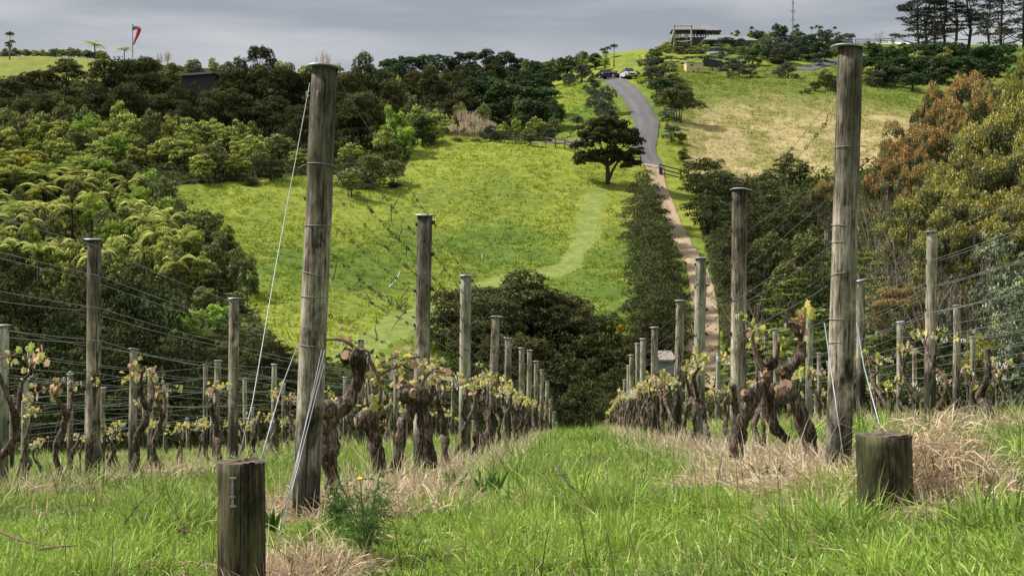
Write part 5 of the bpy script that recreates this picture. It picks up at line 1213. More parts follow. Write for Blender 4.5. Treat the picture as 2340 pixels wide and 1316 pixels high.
band([('dark', 1225, 135, 268, 60), ('olive', 1262, 128, 268, 46), ('dark', 1295, 122, 266, 56), ('olive', 1330, 112, 270, 50), ('dark', 1360, 118, 268, 46), ('grey', 1330, 145, 250, 56), ('dark', 1290, 145, 252, 60), ('grey', 1300, 165, 245, 40), ('dark', 1215, 160, 244, 70), ('dark', 1255, 150, 246, 60), ('olive', 1205, 130, 272, 50), ('lime', 1383, 128, 254, 26), ('dark', 1240, 175, 226, 66)], 'in the copse above the upper pasture')
plant('lime', 1398, 157, 246, 46, 'yellow green mounded shrub beside the parked dark car', fitk=.2)
plant('cabbage', 1383, 104, 268, 26, 'cabbage tree on the skyline above the parked dark car, shorter one', 'cabbage trees above the parked cars', var=0, maxs=3)
plant('cabbage', 1403, 97, 268, 32, 'cabbage tree on the skyline above the parked cars, taller branching one', 'cabbage trees above the parked cars', var=1, maxs=3)
plant('grey', 1328, 145, 236, 36, 'small round grey tree alone on the upper pasture edge', var=0)
for k, (px, top, d, w) in enumerate(((1355, 168, 224, 44), (1360, 200, 210, 50), (1380, 194, 202, 62), (1383, 225, 196, 68), (1322, 262, 184, 40), (1388, 258, 190, 50))):
    plant('grey', px, top, d, w, ['topmost', 'second highest', 'third highest', 'broadest', 'detached lower', 'lowest'][k]+' grey green tree lining the driveway above the lone dark tree', 'grey green trees lining the driveway', fitk=1.15)
band([('flax', 1408+i*9, 124-i*1.7+r_.uniform(-2, 2), 286+i*1.2, 24) for i in range(14)]+[('bright', 1510, 102, 296, 36), ('bright', 1523, 95, 300, 30)], 'along the skyline above the parked cars', fitk=.0)
# lone tree
plant('lone', 1390, 263, 149, 172, 'lone spreading dark tree with forked trunk on the green hillside', base=418, rz=0)
# --- driveway, track side
band([('grey', 1478, 122, 238, 52), ('grey', 1488, 150, 228, 56), ('dark', 1500, 128, 236, 50), ('olive', 1530, 132, 226, 60), ('olive', 1538, 160, 214, 84), ('dark', 1520, 175, 206, 70), ('grey', 1525, 245, 186, 52), ('grey', 1535, 285, 178, 46), ('olive', 1558, 300, 177, 34), ('dome', 1562, 336, 170, 36), ('dark', 1500, 178, 220, 44), ('grey', 1512, 150, 226, 44)], 'between the driveway and the dry paddock')
plant('manuka', 1552, 186, 190, 118, 'big dark spreading tree between driveway and dry paddock', var=0)
plant('olive', 1455, 160, 236, 22, 'slim young tree behind the parked white car', maxs=2.6)
# --- totara hedge by the track
hp = [(1466, 388, 156, 74), (1478, 410, 152, 70), (1470, 436, 147, 74), (1485, 456, 143, 74), (1478, 482, 138, 80), (1495, 500, 135, 84), (1484, 528, 130, 84), (1502, 548, 127, 92), (1488, 572, 122, 92), (1508, 596, 118, 98), (1492, 622, 113, 100), (1515, 646, 109, 100), (1498, 672, 105, 105), (1512, 700, 101, 78), (1474, 715, 99, 74)]
for i, (a, b, d, w) in enumerate(hp): plant('totara', a+4, b, d, w*1.22, 'dark ragged conifer, %s going downhill in the hedge beside the clay track' % ordn(i), 'hedge conifers along the clay track', maxs=1.6)
# --- bush right of track
band([('dome', 1600, 352, 152, 120), ('dome', 1640, 375, 148, 110), ('dome', 1590, 395, 146, 90), ('dome', 1625, 430, 132, 150), ('dome', 1690, 405, 145, 90), ('dome', 1808, 342, 156, 108), ('dome', 1730, 430, 132, 110), ('dome', 1700, 470, 122, 150), ('dome', 1662, 500, 118, 110), ('dome', 1780, 455, 126, 130), ('dome', 1840, 440, 130, 120), ('dome', 1700, 545, 106, 160), ('dome', 1700, 590, 100, 130),
      ('gum', 1890, 382, 124, 95), ('olive', 1760, 400, 140, 70), ('grey', 1660, 395, 150, 50), ('dome', 1750, 385, 150, 60), ('olive', 1840, 520, 108, 110), ('olive', 1760, 520, 108, 110), ('dome', 1860, 590, 96, 120), ('dome', 1712, 660, 92, 120), ('dome', 1738, 730, 84, 150), ('bare', 1720, 640, 88, 190), ('bare', 1760, 760, 80, 140), ('olive', 1800, 585, 98, 110)], 'in the bush between clay track and gums')
plant('pampas', 1690, 398, 150, 40, 'white flowering flax clump above the bush, behind the second post')
band([('frond', 1800, 620, 86, 190), ('frond', 1850, 690, 80, 200), ('frond', 1790, 740, 77, 160), ('frond', 1990, 560, 90, 150), ('frond', 2010, 640, 84, 130), ('frond', 1960, 760, 74, 150), ('frond', 1700, 810, 76, 90)], 'in the bush behind the pale end post')
band([('dome', 1690, 860, 74, 70), ('dome', 1720, 840, 73, 150), ('dome', 1820, 850, 71, 160), ('dome', 1930, 840, 69, 170), ('dome', 2050, 820, 68, 190), ('dome', 2160, 810, 67, 180), ('dome', 2290, 830, 66, 190), ('dome', 2060, 740, 76, 190), ('dome', 1900, 770, 78, 150), ('dome', 2400, 800, 66, 180), ('flax', 1560, 800, 82, 90), ('dome', 1545, 870, 76, 60), ('grey', 2150, 700, 70, 70), ('silver', 2110, 850, 62, 110)], 'along the shaded foot of the bush')
# --- gums
band([('gum', 2075, 236, 128, 150), ('gum', 2030, 296, 118, 110), ('gum', 2010, 330, 112, 100), ('gum', 2135, 148, 140, 120), ('gum', 2205, 112, 150, 130), ('gum', 2140, 240, 122, 130), ('gum', 2190, 200, 128, 120), ('gumgold', 2265, 118, 128, 130), ('gumgold', 2330, 60, 110, 90), ('gumgold', 2290, 165, 98, 210), ('gumgold', 2195, 285, 88, 210), ('gumgold', 2300, 250, 84, 210), ('gumgold', 2120, 350, 84, 190), ('gumgold', 2240, 370, 78, 240),
      ('gumgold', 2340, 340, 76, 200), ('gumgold', 2150, 440, 76, 190), ('gum', 2050, 620, 78, 150), ('gumgold', 2060, 430, 90, 130), ('bare', 2080, 480, 82, 290), ('bare', 2200, 470, 76, 320), ('bare', 2010, 560, 86, 220), ('bare', 2130, 600, 74, 270), ('bare', 2260, 560, 72, 260), ('bare', 2020, 400, 104, 200), ('gum', 2105, 320, 104, 120), ('gum', 2060, 262, 116, 130), ('gum', 2170, 170, 130, 130), ('gumgold', 2250, 210, 100, 190), ('gumgold', 2180, 330, 82, 190), ('gum', 2090, 400, 92, 130), ('gumgold', 2310, 420, 74, 190), ('gumgold', 2330, 130, 104, 150), ('gum', 2235, 150, 120, 120), ('gumgold', 2270, 700, 64, 150), ('gumgold', 2400, 200, 90, 200)], 'in the tall gum stand')
band([('silver', 2310, 455, 66, 200), ('silver', 2250, 560, 68, 110), ('silver', 2350, 560, 63, 170), ('silver', 2310, 660, 62, 150), ('silver', 2390, 420, 64, 170)], 'against the gum stand, clay track side')
# --- dark band and pines, hilltop
db = [('dark', 1990+i*28, 94+r_.uniform(-9, 8)+(8 if i in (3,) else 0), 262+r_.uniform(-5, 5), 66) for i in range(12)]+[('dark', 1985+i*34, 128+r_.uniform(-10, 8), 246+r_.uniform(-3, 3), 74) for i in range(9)]+[('grey', 2000, 158, 236, 54), ('grey', 2045, 150, 236, 60), ('dark', 2085, 160, 236, 60), ('bright', 1985, 150, 236, 44), ('bright', 2100, 105, 250, 60), ('bright', 2160, 100, 252, 50), ('dark', 2130, 158, 236, 60)]
band(db, 'in the dark shelter belt behind the dry paddock')
band([('dome', 1890, 156, 224, 56), ('dome', 1915, 175, 220, 50), ('dome', 1862, 186, 222, 36), ('dome', 1845, 200, 221, 22), ('dome', 1830, 208, 220, 12), ('grey', 1968, 130, 262, 40)], 'on the dry paddock behind the pale end post')
for i, (a, b, w) in enumerate(((2098, -35, 120), (2122, -62, 110), (2160, -50, 100), (2184, -70, 100), (2212, -66, 110), (2290, -45, 130), (2338, -70, 120), (2262, -30, 80), (2135, -20, 90))):
    plant('pine', a, b, 318+i*2, w, ordn(i)+' tall pine of the hilltop stand, counting out from the antenna', 'pines on the hilltop', maxs=2.4)
band([('bare', 2010, 72, 330, 36), ('bare', 2040, 72, 330, 34)], 'on the skyline beside the white roof')
# --- house hill
hh = [('olive', 1503+i*24, 108+r_.uniform(-5, 6), 276+r_.uniform(-3, 3), 40) for i in range(9)]
hf = [('flax', 1500+i*15, 122+r_.uniform(-4, 4), 266+r_.uniform(-1, 1), 28) for i in range(18)]
band(hf, 'in the upper flax row below the pavilion', fitk=.4)
band([('flax', 1535+i*14, 134+r_.uniform(-4, 4)-i*.3, 259+r_.uniform(-1, 1), 27) for i in range(13)], 'in the lower flax row below the pavilion', fitk=.4)
band([(r0_.choice(['grey', 'dark', 'olive', 'bright', 'olive']), 1495+i*13.5+r0_.uniform(-4, 4), 104+r0_.uniform(-9, 7), 284+r0_.uniform(-4, 4), r0_.uniform(26, 40)) for i in range(19)], 'between pavilion and flax', fitk=.4)
band([(r0_.choice(['grey', 'dark', 'grey', 'olive', 'bright']), 1700+i*15+r0_.uniform(-5, 5), 108+r0_.uniform(-12, 14)-(i*.8), 298+r0_.uniform(-8, 8), r0_.uniform(38, 62)) for i in range(17)], 'on the near side of the shrubby knoll', fitk=.4)
band([(a, b, c, d, e) for a, b, c, d, e in hh]+[('dark', 1555, 95, 296, 40), ('dark', 1620, 90, 292, 46), ('grey', 1660, 84, 292, 50), ('grey', 1692, 86, 293, 30), ('grey', 1712, 92, 292, 34), ('olive', 1642, 97, 284, 30), ('bright', 1590, 104, 285, 36)], 'in front of the hilltop pavilion', fitk=.35)
band([('dark', 1782, 48, 335, 44), ('dark', 1725, 68, 330, 30), ('dark', 1738, 66, 331, 36), ('bright', 1715, 62, 334, 22), ('grey', 1800, 78, 318, 80), ('grey', 1770, 84, 312, 60), ('dark', 1845, 72, 322, 60), ('grey', 1898, 66, 326, 60), ('grey', 1935, 74, 326, 44), ('grey', 1915, 82, 318, 50), ('olive', 1750, 78, 318, 50), ('grey', 1790, 95, 304, 74), ('grey', 1822, 90, 306, 60), ('olive', 1735, 94, 304, 46), ('dark', 1870, 90, 310, 60), ('dark', 1760, 100, 298, 44), ('flax', 1775, 118, 290, 40), ('bright', 1735, 118, 288, 40), ('dark', 1720, 110, 290, 44), ('bright', 1755, 68, 325, 30), ('olive', 1820, 66, 326, 40), ('dark', 1830, 78, 318, 44), ('dark', 1880, 70, 322, 40)], 'on the shrubby knoll beside the antenna')
band([('grey', 1665, 138, 252, 52), ('grey', 1690, 142, 251, 44), ('grey', 1715, 145, 250, 40), ('grey', 1800, 140, 251, 50), ('grey', 1782, 150, 250, 36), ('grey', 1872, 118, 262, 40), ('grey', 1885, 108, 266, 40)], 'on the grass below the shrubby knoll')
band([('cabbage', 1672, 72, 325, 12), ('cabbage', 1685, 68, 325, 20), ('cabbage', 1820, 52, 335, 18), ('cabbage', 1855, 58, 333, 16), ('cabbage', 1872, 55, 333, 24), ('cabbage', 1908, 58, 333, 16), ('cabbage', 1718, 57, 333, 18)], 'on the skyline of the hilltop')
print('PLANTS', nt_)
# ------------------------------------------------------------------ things on the hills
def gm(px, d): return H1(X(px, d), d)
def part(mb, name, mat, parent=None, smooth=False): return link(name, mb.mesh(name, mat if isinstance(mat, list) else [mat], smooth), parent)
PM = dict(white=plain('white_paint', (.75, .75, .74), .4), offwhite=plain('weathered_white', (.6, .6, .57), .7, noise=.1), red=plain('red_cloth', (.62, .03, .03), .8), cloth=plain('pale_cloth', (.5, .5, .5), .8), tin=plain('grey_roofing', (.20, .20, .21), .6, noise=.12, nscale=3),
          dkgrey=plain('dark_stain_and_soffit_shade', (.028, .027, .030), .7), glass=plain('dark_glass', (.02, .025, .03), .12), carpaint=plain('black_car_paint', (.02, .02, .024), .25), silver=plain('white_car_paint', (.62, .64, .66), .3), rubber=plain('tyre', (.015, .015, .015), .8), yellow=plain('faded_yellow', (.62, .50, .24), .6, noise=.18, nscale=1.5),
          blue=plain('blue_cloth', (.02, .03, .22), .8), pole=plain('grey_pole', (.34, .33, .29), .8, noise=.2), dark=plain('dark_steel', (.06, .06, .065), .5), lamp=plain('lamp_lens', (.7, .7, .65), .2), gold=plain('flower', (.75, .5, .02), .7), weed=leafmat('weed_leaf', .05, .01, .3))
# windsock
x, d = X(303, 225), 225; zt = Z(56, 225); zb = gm(303, 225)
o = empty('windsock', (x, d, zb)); PM['cloth'] = plain('pale_cloth_grey', (.30, .30, .30), .8); tag(o, 'limp white and red windsock on a slim grey mast', 'windsock')
mb = MB(); mb.tube([(0, 0, 0), (0, 0, zt-zb)], .055, 6); part(mb, 'mast', PM['dark'], o)
mb = MB(); t = np.linspace(0, 2*np.pi, 17); mb.tube(np.stack([np.full(17, .12)+0*t, np.cos(t)*.42, zt-zb-.55+np.sin(t)*.42], 1), .05, 5, cap=False); mb.beam((0, 0, zt-zb-.1), (.15, 0, zt-zb-.12), .06, .06); part(mb, 'frame_ring', PM['dark'], o)
mb = MB(); mb.tube([(.1, 0, zt-zb-.52), (.6, 0, zt-zb-.5), (.95, 0, zt-zb-.6)], [.38, .35, .29], 12, cap=False); part(mb, 'white_sleeve', PM['cloth'], o, True)
mb = MB(); mb.tube([(1.0, 0, zt-zb-.6), (1.08, 0, zt-zb-1.0), (.75, .02, zt-zb-1.8), (.35, 0, zt-zb-2.7), (.12, 0, zt-zb-3.3)], [.34, .30, .24, .17, .08], 10, bump=.1); part(mb, 'red_tail', PM['red'], o, True)
# antenna mast
x, d = X(1812, 338), 338; zb = gm(1812, 338); o = empty('antenna_mast', (x, d, zb)); tag(o, 'tall lattice antenna mast rising above the hilltop shrubs', 'antenna'); zt = Z(-12, 338)-zb
mb = MB()
for i in range(3): a = i*2.09; mb.tube([(math.cos(a)*.16, math.sin(a)*.16, 0), (math.cos(a)*.12, math.sin(a)*.12, zt)], .04, 4)
z = 1.0; k = 0
while z < zt-.6: a, b = (k % 3)*2.09, ((k+1) % 3)*2.09; mb.tube([(math.cos(a)*.16, math.sin(a)*.16, z), (math.cos(b)*.16, math.sin(b)*.16, z+.5)], .025, 3); z += .5; k += 1
part(mb, 'mast', PM['dark'], o)
for zz, w in ((zt-3.8, .7), (zt-4.2, .5), (zt-6.0, .55), (zt-2.0, .4), (zt-1.0, .3)):
    mb = MB(); mb.beam((-w, 0, zz), (w, 0, zz), .05, .05); mb.beam((-w*.6, 0, zz-.25), (-w*.6, 0, zz+.25), .04, .04); mb.beam((w*.6, 0, zz-.25), (w*.6, 0, zz+.25), .04, .04); part(mb, 'aerial', PM['dark'], o)
# pavilion on the hill --------------------------------------------------------
D0 = 308; S = D0/F
def hx(px, dy=0): return (px-1590)*S
zb = Z(112, D0); o = empty('hilltop_pavilion', (X(1590, D0), D0, zb)); tag(o, 'open dark timber pavilion with twin grey hipped roofs on the hilltop', 'pavilion')
def hz(py): return (112-py)*S
mb = MB(); mb.box(((hx(1534)+hx(1648))/2, 2, hz(96)-1.2), (hx(1648)-hx(1534), 3.7, hz(84)-hz(118)+1.2)); part(mb, 'wall', PM['dkgrey'], o)
for c0, c1, ap, apy in ((1534, 1612, 1573, 51), (1596, 1650, 1611, 54)):
    mb = MB(); e = hz(69); xs = (hx(c0), hx(c1)); yf, yb_ = -.6, 4.4; zr = hz(apy)+.42; xm = hx(ap); ym = 2; fr = .15
    V = [(xs[0], yf, e), (xs[1], yf, e), (xs[1], yb_, e), (xs[0], yb_, e), (xm-fr, ym, zr), (xm+fr, ym, zr), (xs[0], yf, e-.14), (xs[1], yf, e-.14), (xs[1], yb_, e-.14), (xs[0], yb_, e-.14)]
    if c0 > 1540: V = [(a+0, b+.8, c) for a, b, c in V]
    mb.add(V, [(0, 1, 5, 4), (1, 2, 5), (2, 3, 4, 5), (3, 0, 4), (6, 7, 1, 0), (7, 8, 2, 1), (8, 9, 3, 2), (9, 6, 0, 3)]); mb.add(np.array(V)[6:], [(3, 2, 1, 0)], mi=1); part(mb, 'roof', [PM['tin'], PM['dkgrey']], o)  # underside painted dark as shade, against green light bounced off the grass
for pxc in (1540, 1548, 1556, 1572, 1584, 1592, 1600, 1608, 1618, 1631, 1645):
    for yy in (0, 3.8):
        mb = MB(); mb.box((hx(pxc), yy, (hz(84)+hz(69))/2), (.2, .2, hz(69)-hz(84)+.02)); part(mb, 'column', PM['dkgrey'], o)
for a, b in ((1543, 1552), (1562, 1571)): mb = MB(); mb.box(((hx(a)+hx(b))/2, -.35, hz(85)), (hx(b)-hx(a), .12, .7)); part(mb, 'lounge_cushion', plain('pale_canvas', (.42, .34, .30), .9), o)
# zip tower frame
o = empty('flying_fox_tower', (X(1560, 303), 303, Z(125, 303))); tag(o, 'tall grey pole gantry with crossbar standing in front of the pavilion', 'gantry'); S3 = 303/F
def tx(px): return (px-1560)*S3
def tz(py): return (125-py)*S3
for a, b, c, e in ((1541, 56, 1540, 122), (1580, 57, 1579, 122), (1539, 72, 1523, 126), (1569, 92, 1569, 108)):
    mb = MB(); mb.tube([(tx(a), 0, tz(b)), (tx(c), -.6 if a == 1539 else 0, tz(e+6))], .17, 8); part(mb, 'pole', PM['pole'], o)
mb = MB(); mb.tube([(tx(1538), -.2, tz(60)), (tx(1584), -.2, tz(60))], .14, 8); part(mb, 'crossbar', PM['pole'], o)
mb = MB(); mb.tube([(tx(1541), .1, tz(96)), (tx(1553), .1, tz(107))], .1, 6); part(mb, 'brace', PM['pole'], o)
mb = MB(); V = []; t = np.linspace(0, 1, 9)
for u in t: V += [(tx(1538+u*42), -.3, tz(92+6*4*u*(1-u)*.6)), (tx(1538+u*42), .3, tz(91+6*4*u*(1-u)*.5)), (tx(1538+u*42), 0, tz(93+6*4*u*(1-u)*.6))]
mb.add(V, [(3*i, 3*i+3, 3*i+4, 3*i+1) for i in range(8)]+[(3*i+1, 3*i+4, 3*i+5, 3*i+2) for i in range(8)]+[(3*i+2, 3*i+5, 3*i+3, 3*i) for i in range(8)]); part(mb, 'safety_net', PM['offwhite'], o)
# second house
D1 = 300; S1 = D1/F; o = empty('low_house', (X(1668, D1), D1, Z(108, D1))); tag(o, 'low house with long pale grey hipped roof behind the flax row', 'house')
def qx(px): return (px-1668)*S1
def qz(py): return (108-py)*S1
mb = MB(); mb.box(((qx(1612)+qx(1730))/2, 2.3, qz(100)), (qx(1730)-qx(1612), 4, (qz(93)-qz(107)))); part(mb, 'wall', PM['dkgrey'], o)
for a, b, c, e, y0 in ((1606, 1700, 1625, 1672, -.6), (1668, 1737, 1680, 1712, .3)):
    mb = MB(); ez = qz(92); rz_ = qz(82 if a < 1650 else 84); rz_ += .45; V = [(qx(a), y0, ez), (qx(b), y0, ez), (qx(b), 5+y0, ez), (qx(a), 5+y0, ez), (qx(c), 2.5+y0, rz_), (qx(e), 2.5+y0, rz_), (qx(a), y0, ez-.15), (qx(b), y0, ez-.15), (qx(b), 5+y0, ez-.15), (qx(a), 5+y0, ez-.15)]
    mb.add(V, [(0, 1, 5, 4), (1, 2, 5), (2, 3, 4, 5), (3, 0, 4), (6, 7, 1, 0), (7, 8, 2, 1), (8, 9, 3, 2), (9, 6, 0, 3), (9, 8, 7, 6)]); part(mb, 'roof', PM['tin'], o)
# flag
D2 = 322; zb = gm(1871, D2); o = empty('flag_pole', (X(1869, D2), D2, zb)); tag(o, 'white flagpole flying a small blue national flag on the knoll', 'flag'); ht = Z(60, D2)-zb
mb = MB(); mb.tube([(0, 0, 0), (0, 0, ht)], .045, 6); part(mb, 'pole', PM['white'], o)
def flag():
    mb = MB(); nx, ny = 12, 6; V = []
    for j in range(ny):
        for i in range(nx): u, v = i/(nx-1), j/(ny-1); V.append((.06+u*.85, .09*math.sin(u*7+v), ht-1.0-.38*u*u-v*.55+.0))
    V2 = [(a, b+.012, c) for a, b, c in V]; F1 = [(j*nx+i, j*nx+i+1, (j+1)*nx+i+1, (j+1)*nx+i) for j in range(ny-1) for i in range(nx-1)]
    mi = []
    for j in range(ny-1):
        for i in range(nx-1): mi.append(1 if (i in (1,) and j < 3) or (j == 1 and i < 4) else 0)
    V = np.array(V+V2); n = nx*ny; Fc = F1+[tuple(k+n for k in f[::-1]) for f in F1]
    me = mkmesh('flag_cloth', V, Fc, None, False, [PM['blue'], PM['red']], mi+mi); return me
link('flag_cloth', flag(), o)
# stars of the flag
for u, v in ((.70, .12), (.58, .35), (.82, .38), (.70, .6)):
    mb = MB(); a = np.arange(10)/10*2*np.pi; rr = np.where(np.arange(10) % 2 == 0, .055, .022); cx, cz = .06+u*.85, ht-1.0-.38*u*u-v*.45; yv = .09*math.sin(u*7+v)-.03
    mb.add(np.stack([cx+np.sin(a)*rr, np.full(10, yv), cz+np.cos(a)*rr], 1).tolist()+np.stack([cx+np.sin(a)*rr, np.full(10, yv+.02), cz+np.cos(a)*rr], 1).tolist(), [tuple(range(10)), tuple(range(10, 20))[::-1]]+[(i, (i+1) % 10, (i+1) % 10+10, i+10) for i in range(10)]); part(mb, 'star', PM['red'], o)
# ------------------------------------------------------------------ vehicles
def car(px, d, yaw, paint, label, L_=4.4, W=1.78, Hh=1.5, z=None, kind='car', name='parked_car'):
    x = X(px, d); z = H1(x, d)+.08 if z is None else z; o = empty(name, (x, d, z), yaw); tag(o, label, kind)
    # profile along local y (front = -y)
    pr = [(-L_/2, .42), (-L_/2+.04, .68), (-L_/2+.25, .80), (-L_*.22, .95), (L_*.40, 1.0), (L_/2-.06, .92), (L_/2, .6), (L_/2-.03, .36), (-L_/2+.1, .26)]
    ws = [.86, .93, .96, 1, 1, .94, .9, .9, .9]
    n = len(pr); V = [(-W/2*w, a, b) for (a, b), w in zip(pr, ws)]+[(W/2*w, a, b) for (a, b), w in zip(pr, ws)]
    mb = MB(); mb.add(V, [tuple(range(n))[::-1], tuple(range(n, 2*n))]+[(i, (i+1) % n, (i+1) % n+n, i+n) for i in range(n)]); b = part(mb, 'body', paint, o)
    m_ = b.modifiers.new('bevel', 'BEVEL'); m_.width = .05; m_.segments = 2
    cb = [(-L_*.24, .94), (-L_*.08, Hh), (L_*.30, Hh-.02), (L_*.43, .98)]; wt = [.88, .70, .70, .86]
    V = [(-W/2*w, a, b) for (a, b), w in zip(cb, wt)]+[(W/2*w, a, b) for (a, b), w in zip(cb, wt)]
    mb = MB(); mb.add(V, [(3, 2, 1, 0), (4, 5, 6, 7), (0, 1, 5, 4), (1, 2, 6, 5), (2, 3, 7, 6)]); part(mb, 'cabin_glass', PM['glass'], o)
    mb = MB(); mb.box((0, L_*.11, Hh+.012), (W*.72, L_*.40, .05)); part(mb, 'roof', paint, o)
    for s in (-1, 1):
        for yy in (-L_*.31, L_*.30):
            mb = MB(); mb.tube([(s*(W/2-.20), yy, .33), (s*(W/2+.01), yy, .33)], .33, 14); w = part(mb, 'wheel', PM['rubber'], o)
            mb = MB(); mb.tube([(s*(W/2+.0), yy, .33), (s*(W/2+.025), yy, .33)], .19, 10); part(mb, 'rim', PM['tin'], w)
        mb = MB(); mb.box((s*W*.36, -L_/2+.03, .68), (.36, .10, .15)); part(mb, 'headlight', PM['lamp'], o)
        mb = MB(); mb.box((s*(W/2+.07), -L_*.16, 1.0), (.16, .10, .12)); part(mb, 'mirror', paint, o)
    mb = MB(); mb.box((0, -L_/2+.015, .47), (W*.5, .06, .2)); part(mb, 'grille', PM['black'] if 'black' in PM else M['black'], o)
    return o
car(1392, 236, .95, PM['carpaint'], 'dark parked car beside the yellow green shrub at the driveway top')
car(1436, 232, .22, PM['silver'], 'white parked car with roof box at the top of the driveway', Hh=1.62)
car(1640, 272, 1.2, PM['white'], 'white vehicle half hidden above the flax row', L_=3.9, W=1.6, Hh=1.8, z=Z(122, 272)-.75, kind='van', name='parked_van')
car(1722, 280, 1.4, PM['silver'], 'pale vehicle mostly hidden behind flax near the low house', Hh=1.5, z=Z(126, 280)-.3)
# ------------------------------------------------------------------ horse float
D3 = 247; zb = Z(172, D3); o = empty('horse_float', (X(1585, D3), D3, zb), .12); tag(o, 'faded cream yellow box trailer parked at the paddock edge', 'trailer'); s = D3/F
mb = MB(); mb.box((0, 0, 1.05), (40*s, 1.9, 1.7)); b = part(mb, 'body', PM['yellow'], o); m_ = b.modifiers.new('bevel', 'BEVEL'); m_.width = .12; m_.segments = 3
mb = MB(); mb.box((0, 0, 1.93), (41*s, 2.0, .09)); part(mb, 'roof', PM['offwhite'], o)
mb = MB(); mb.box((-.55, -.97, 1.58), (.55, .05, .22)); part(mb, 'window', PM['glass'], o)
for yy in (-.95, .95): mb = MB(); mb.tube([(-.3, yy-.08, .28), (-.3, yy+.08, .28)], .28, 12); part(mb, 'wheel', PM['rubber'], o)
mb = MB(); mb.beam((-1.5, 0, .4), (-2.5, 0, .35), .1, .1); part(mb, 'drawbar', PM['dark'], o)
# ------------------------------------------------------------------ fences
def fence(pts, nr, h, label, mat, sp=2.6, name='rail_fence', pw=.13, rh=.13, solid=False, cat='fence', base=None, group=None):
    P = [(X(a, d), d) for a, d in pts]; o = empty(name, (P[0][0], P[0][1], H1(*P[0]))); tag(o, label, cat, group); O = np.array(o.location)
    seg = [math.dist(a, b) for a, b in zip(P, P[1:])]; tot = sum(seg); n = max(int(tot/sp), 1); Q = []
    cs = np.concatenate([[0], np.cumsum(seg)])
    for t in np.linspace(0, tot, n+1): xx = np.interp(t, cs, [p[0] for p in P]); yy = np.interp(t, cs, [p[1] for p in P]); Q.append(np.array([xx, yy, H1(xx, yy)])-O)
    for q in Q: mb = MB(); mb.box(q+[0, 0, h/2-.1], (pw, pw, h+.25)); part(mb, 'post', mat, o)
    for r in range(nr):
        zz = h*(.93-.37*r) if nr > 1 else h*.85
        mb = MB()
        for a, b in zip(Q, Q[1:]): mb.beam(a+[0, -pw/2-.025, zz], b+[0, -pw/2-.025, zz], .045, rh if not solid else h*.9)
        part(mb, 'rail', mat, o)
    return o
fence([(968, 172.5), (1000, 172), (1040, 171.5), (1080, 171.5), (1120, 171), (1160, 170.5), (1200, 170)], 2, .75, 'low reddish brown rail fence running along the hillside crest', M['fence_brown'], 2.4, rh=.1)
fence([(1246, 171), (1275, 168), (1310, 164), (1345, 161.5)], 2, 1.15, 'black rail fence sloping down behind the lone dark tree', M['fence'], 2.2, rh=.15)
fence([(1425, 159.5), (1448, 159.5), (1464, 160)], 2, 1.1, 'short dark rail fence between the lone tree and the clay track', M['fence'], 2.0)
fence([(1508, 157.5), (1530, 157), (1556, 157)], 3, 1.15, 'dark rail fence beginning at the squat post beside the clay track', M['fence'], 2.2)
fence([(1955, 328), (1985, 328), (2040, 329)], 3, 1.2, 'dark rail fence on the hilltop skyline by the white roof', M['fence'], 2.5)
fence([(1606, 250), (1650, 250)], 1, 1.5, 'black board screen fence beside the cream trailer', PM['dkgrey'], 1.5, solid=True, rh=1.2)
fence([(1595, 246), (1680, 246.5), (1760, 248)], 1, .8, 'thin grey rail fence along the top of the dry paddock', M['fence_grey'], 3.0, pw=.12, rh=.08)
fence([(1500, 262), (1600, 262), (1700, 262)], 1, .8, 'weathered batten fence under the flax row', M['fence_grey'], 1.2, pw=.12, rh=.05)
def single(name, px, top, d, r, mat, label, cat, group=None, base=None, lean=0):
    x = X(px, d); zb = H1(x, d)-.1; h = max(Z(top, d)-zb, .5); mb = MB(); mb.tube([(0, 0, 0), (lean*.5, 0, h*.5), (lean, 0, h)], [r, r*.95, r*.85], 8)
    o = part(mb, name, mat); o.location = (x, d, zb); tag(o, label, cat, group); return o
single('gate_post', 1212, 315, 169.5, .13, M['fence_grey'], 'thick pale gate post beside the timber cart', 'post')
single('strainer_post', 1510, 383, 157.6, .22, M['fence'], 'squat dark strainer post where the track fence starts', 'post')
single('marker_peg', 1102, 602, 121, .05, PM['white'], 'small white peg standing on the green hillside', 'peg')
for i, (a, b, c) in enumerate(((1412, 138, 252), (1430, 136, 254), (1447, 134, 258))): single('vine_stake', a, b, c, .06, PM['pole'], '%s of three leafy stakes on the slope above the parked cars' % ['lowest', 'middle', 'highest'][i], 'stake', 'stakes above the parked cars', lean=.2)
for i, (a, b, c) in enumerate(((85, 482, 118), (103, 492, 117), (207, 420, 134), (72, 488, 120), (318, 488, 118), (48, 400, 137), (135, 448, 127))): single('dead_stump', a, b, c, .09, M['bark_dark'], '%s bare dead stem poking from the fern slope, counting rightwards' % ordn([85, 103, 207, 72, 318, 48, 135].index(a)), 'dead stem', 'dead stems in the fern slope')
for i, (a, b) in enumerate(((1594, 143), (1616, 142), (1640, 141), (1707, 142))): single('white_stake', a, b, 256, .07, PM['offwhite'], '%s pale stake in front of the flax row, counting rightwards' % ordn(i), 'stake', 'pale stakes before the flax row')
single('ridge_stump', 170, 112, 240, .12, M['bark_dark'], 'dark bare stub standing on the ridge lawn skyline', 'stump', lean=-.2)
fence([(-40, 148), (10, 147.5), (60, 147)], 1, 1.4, 'single bleached rail above the fern slope', M['fence_grey'], 4, rh=.1)
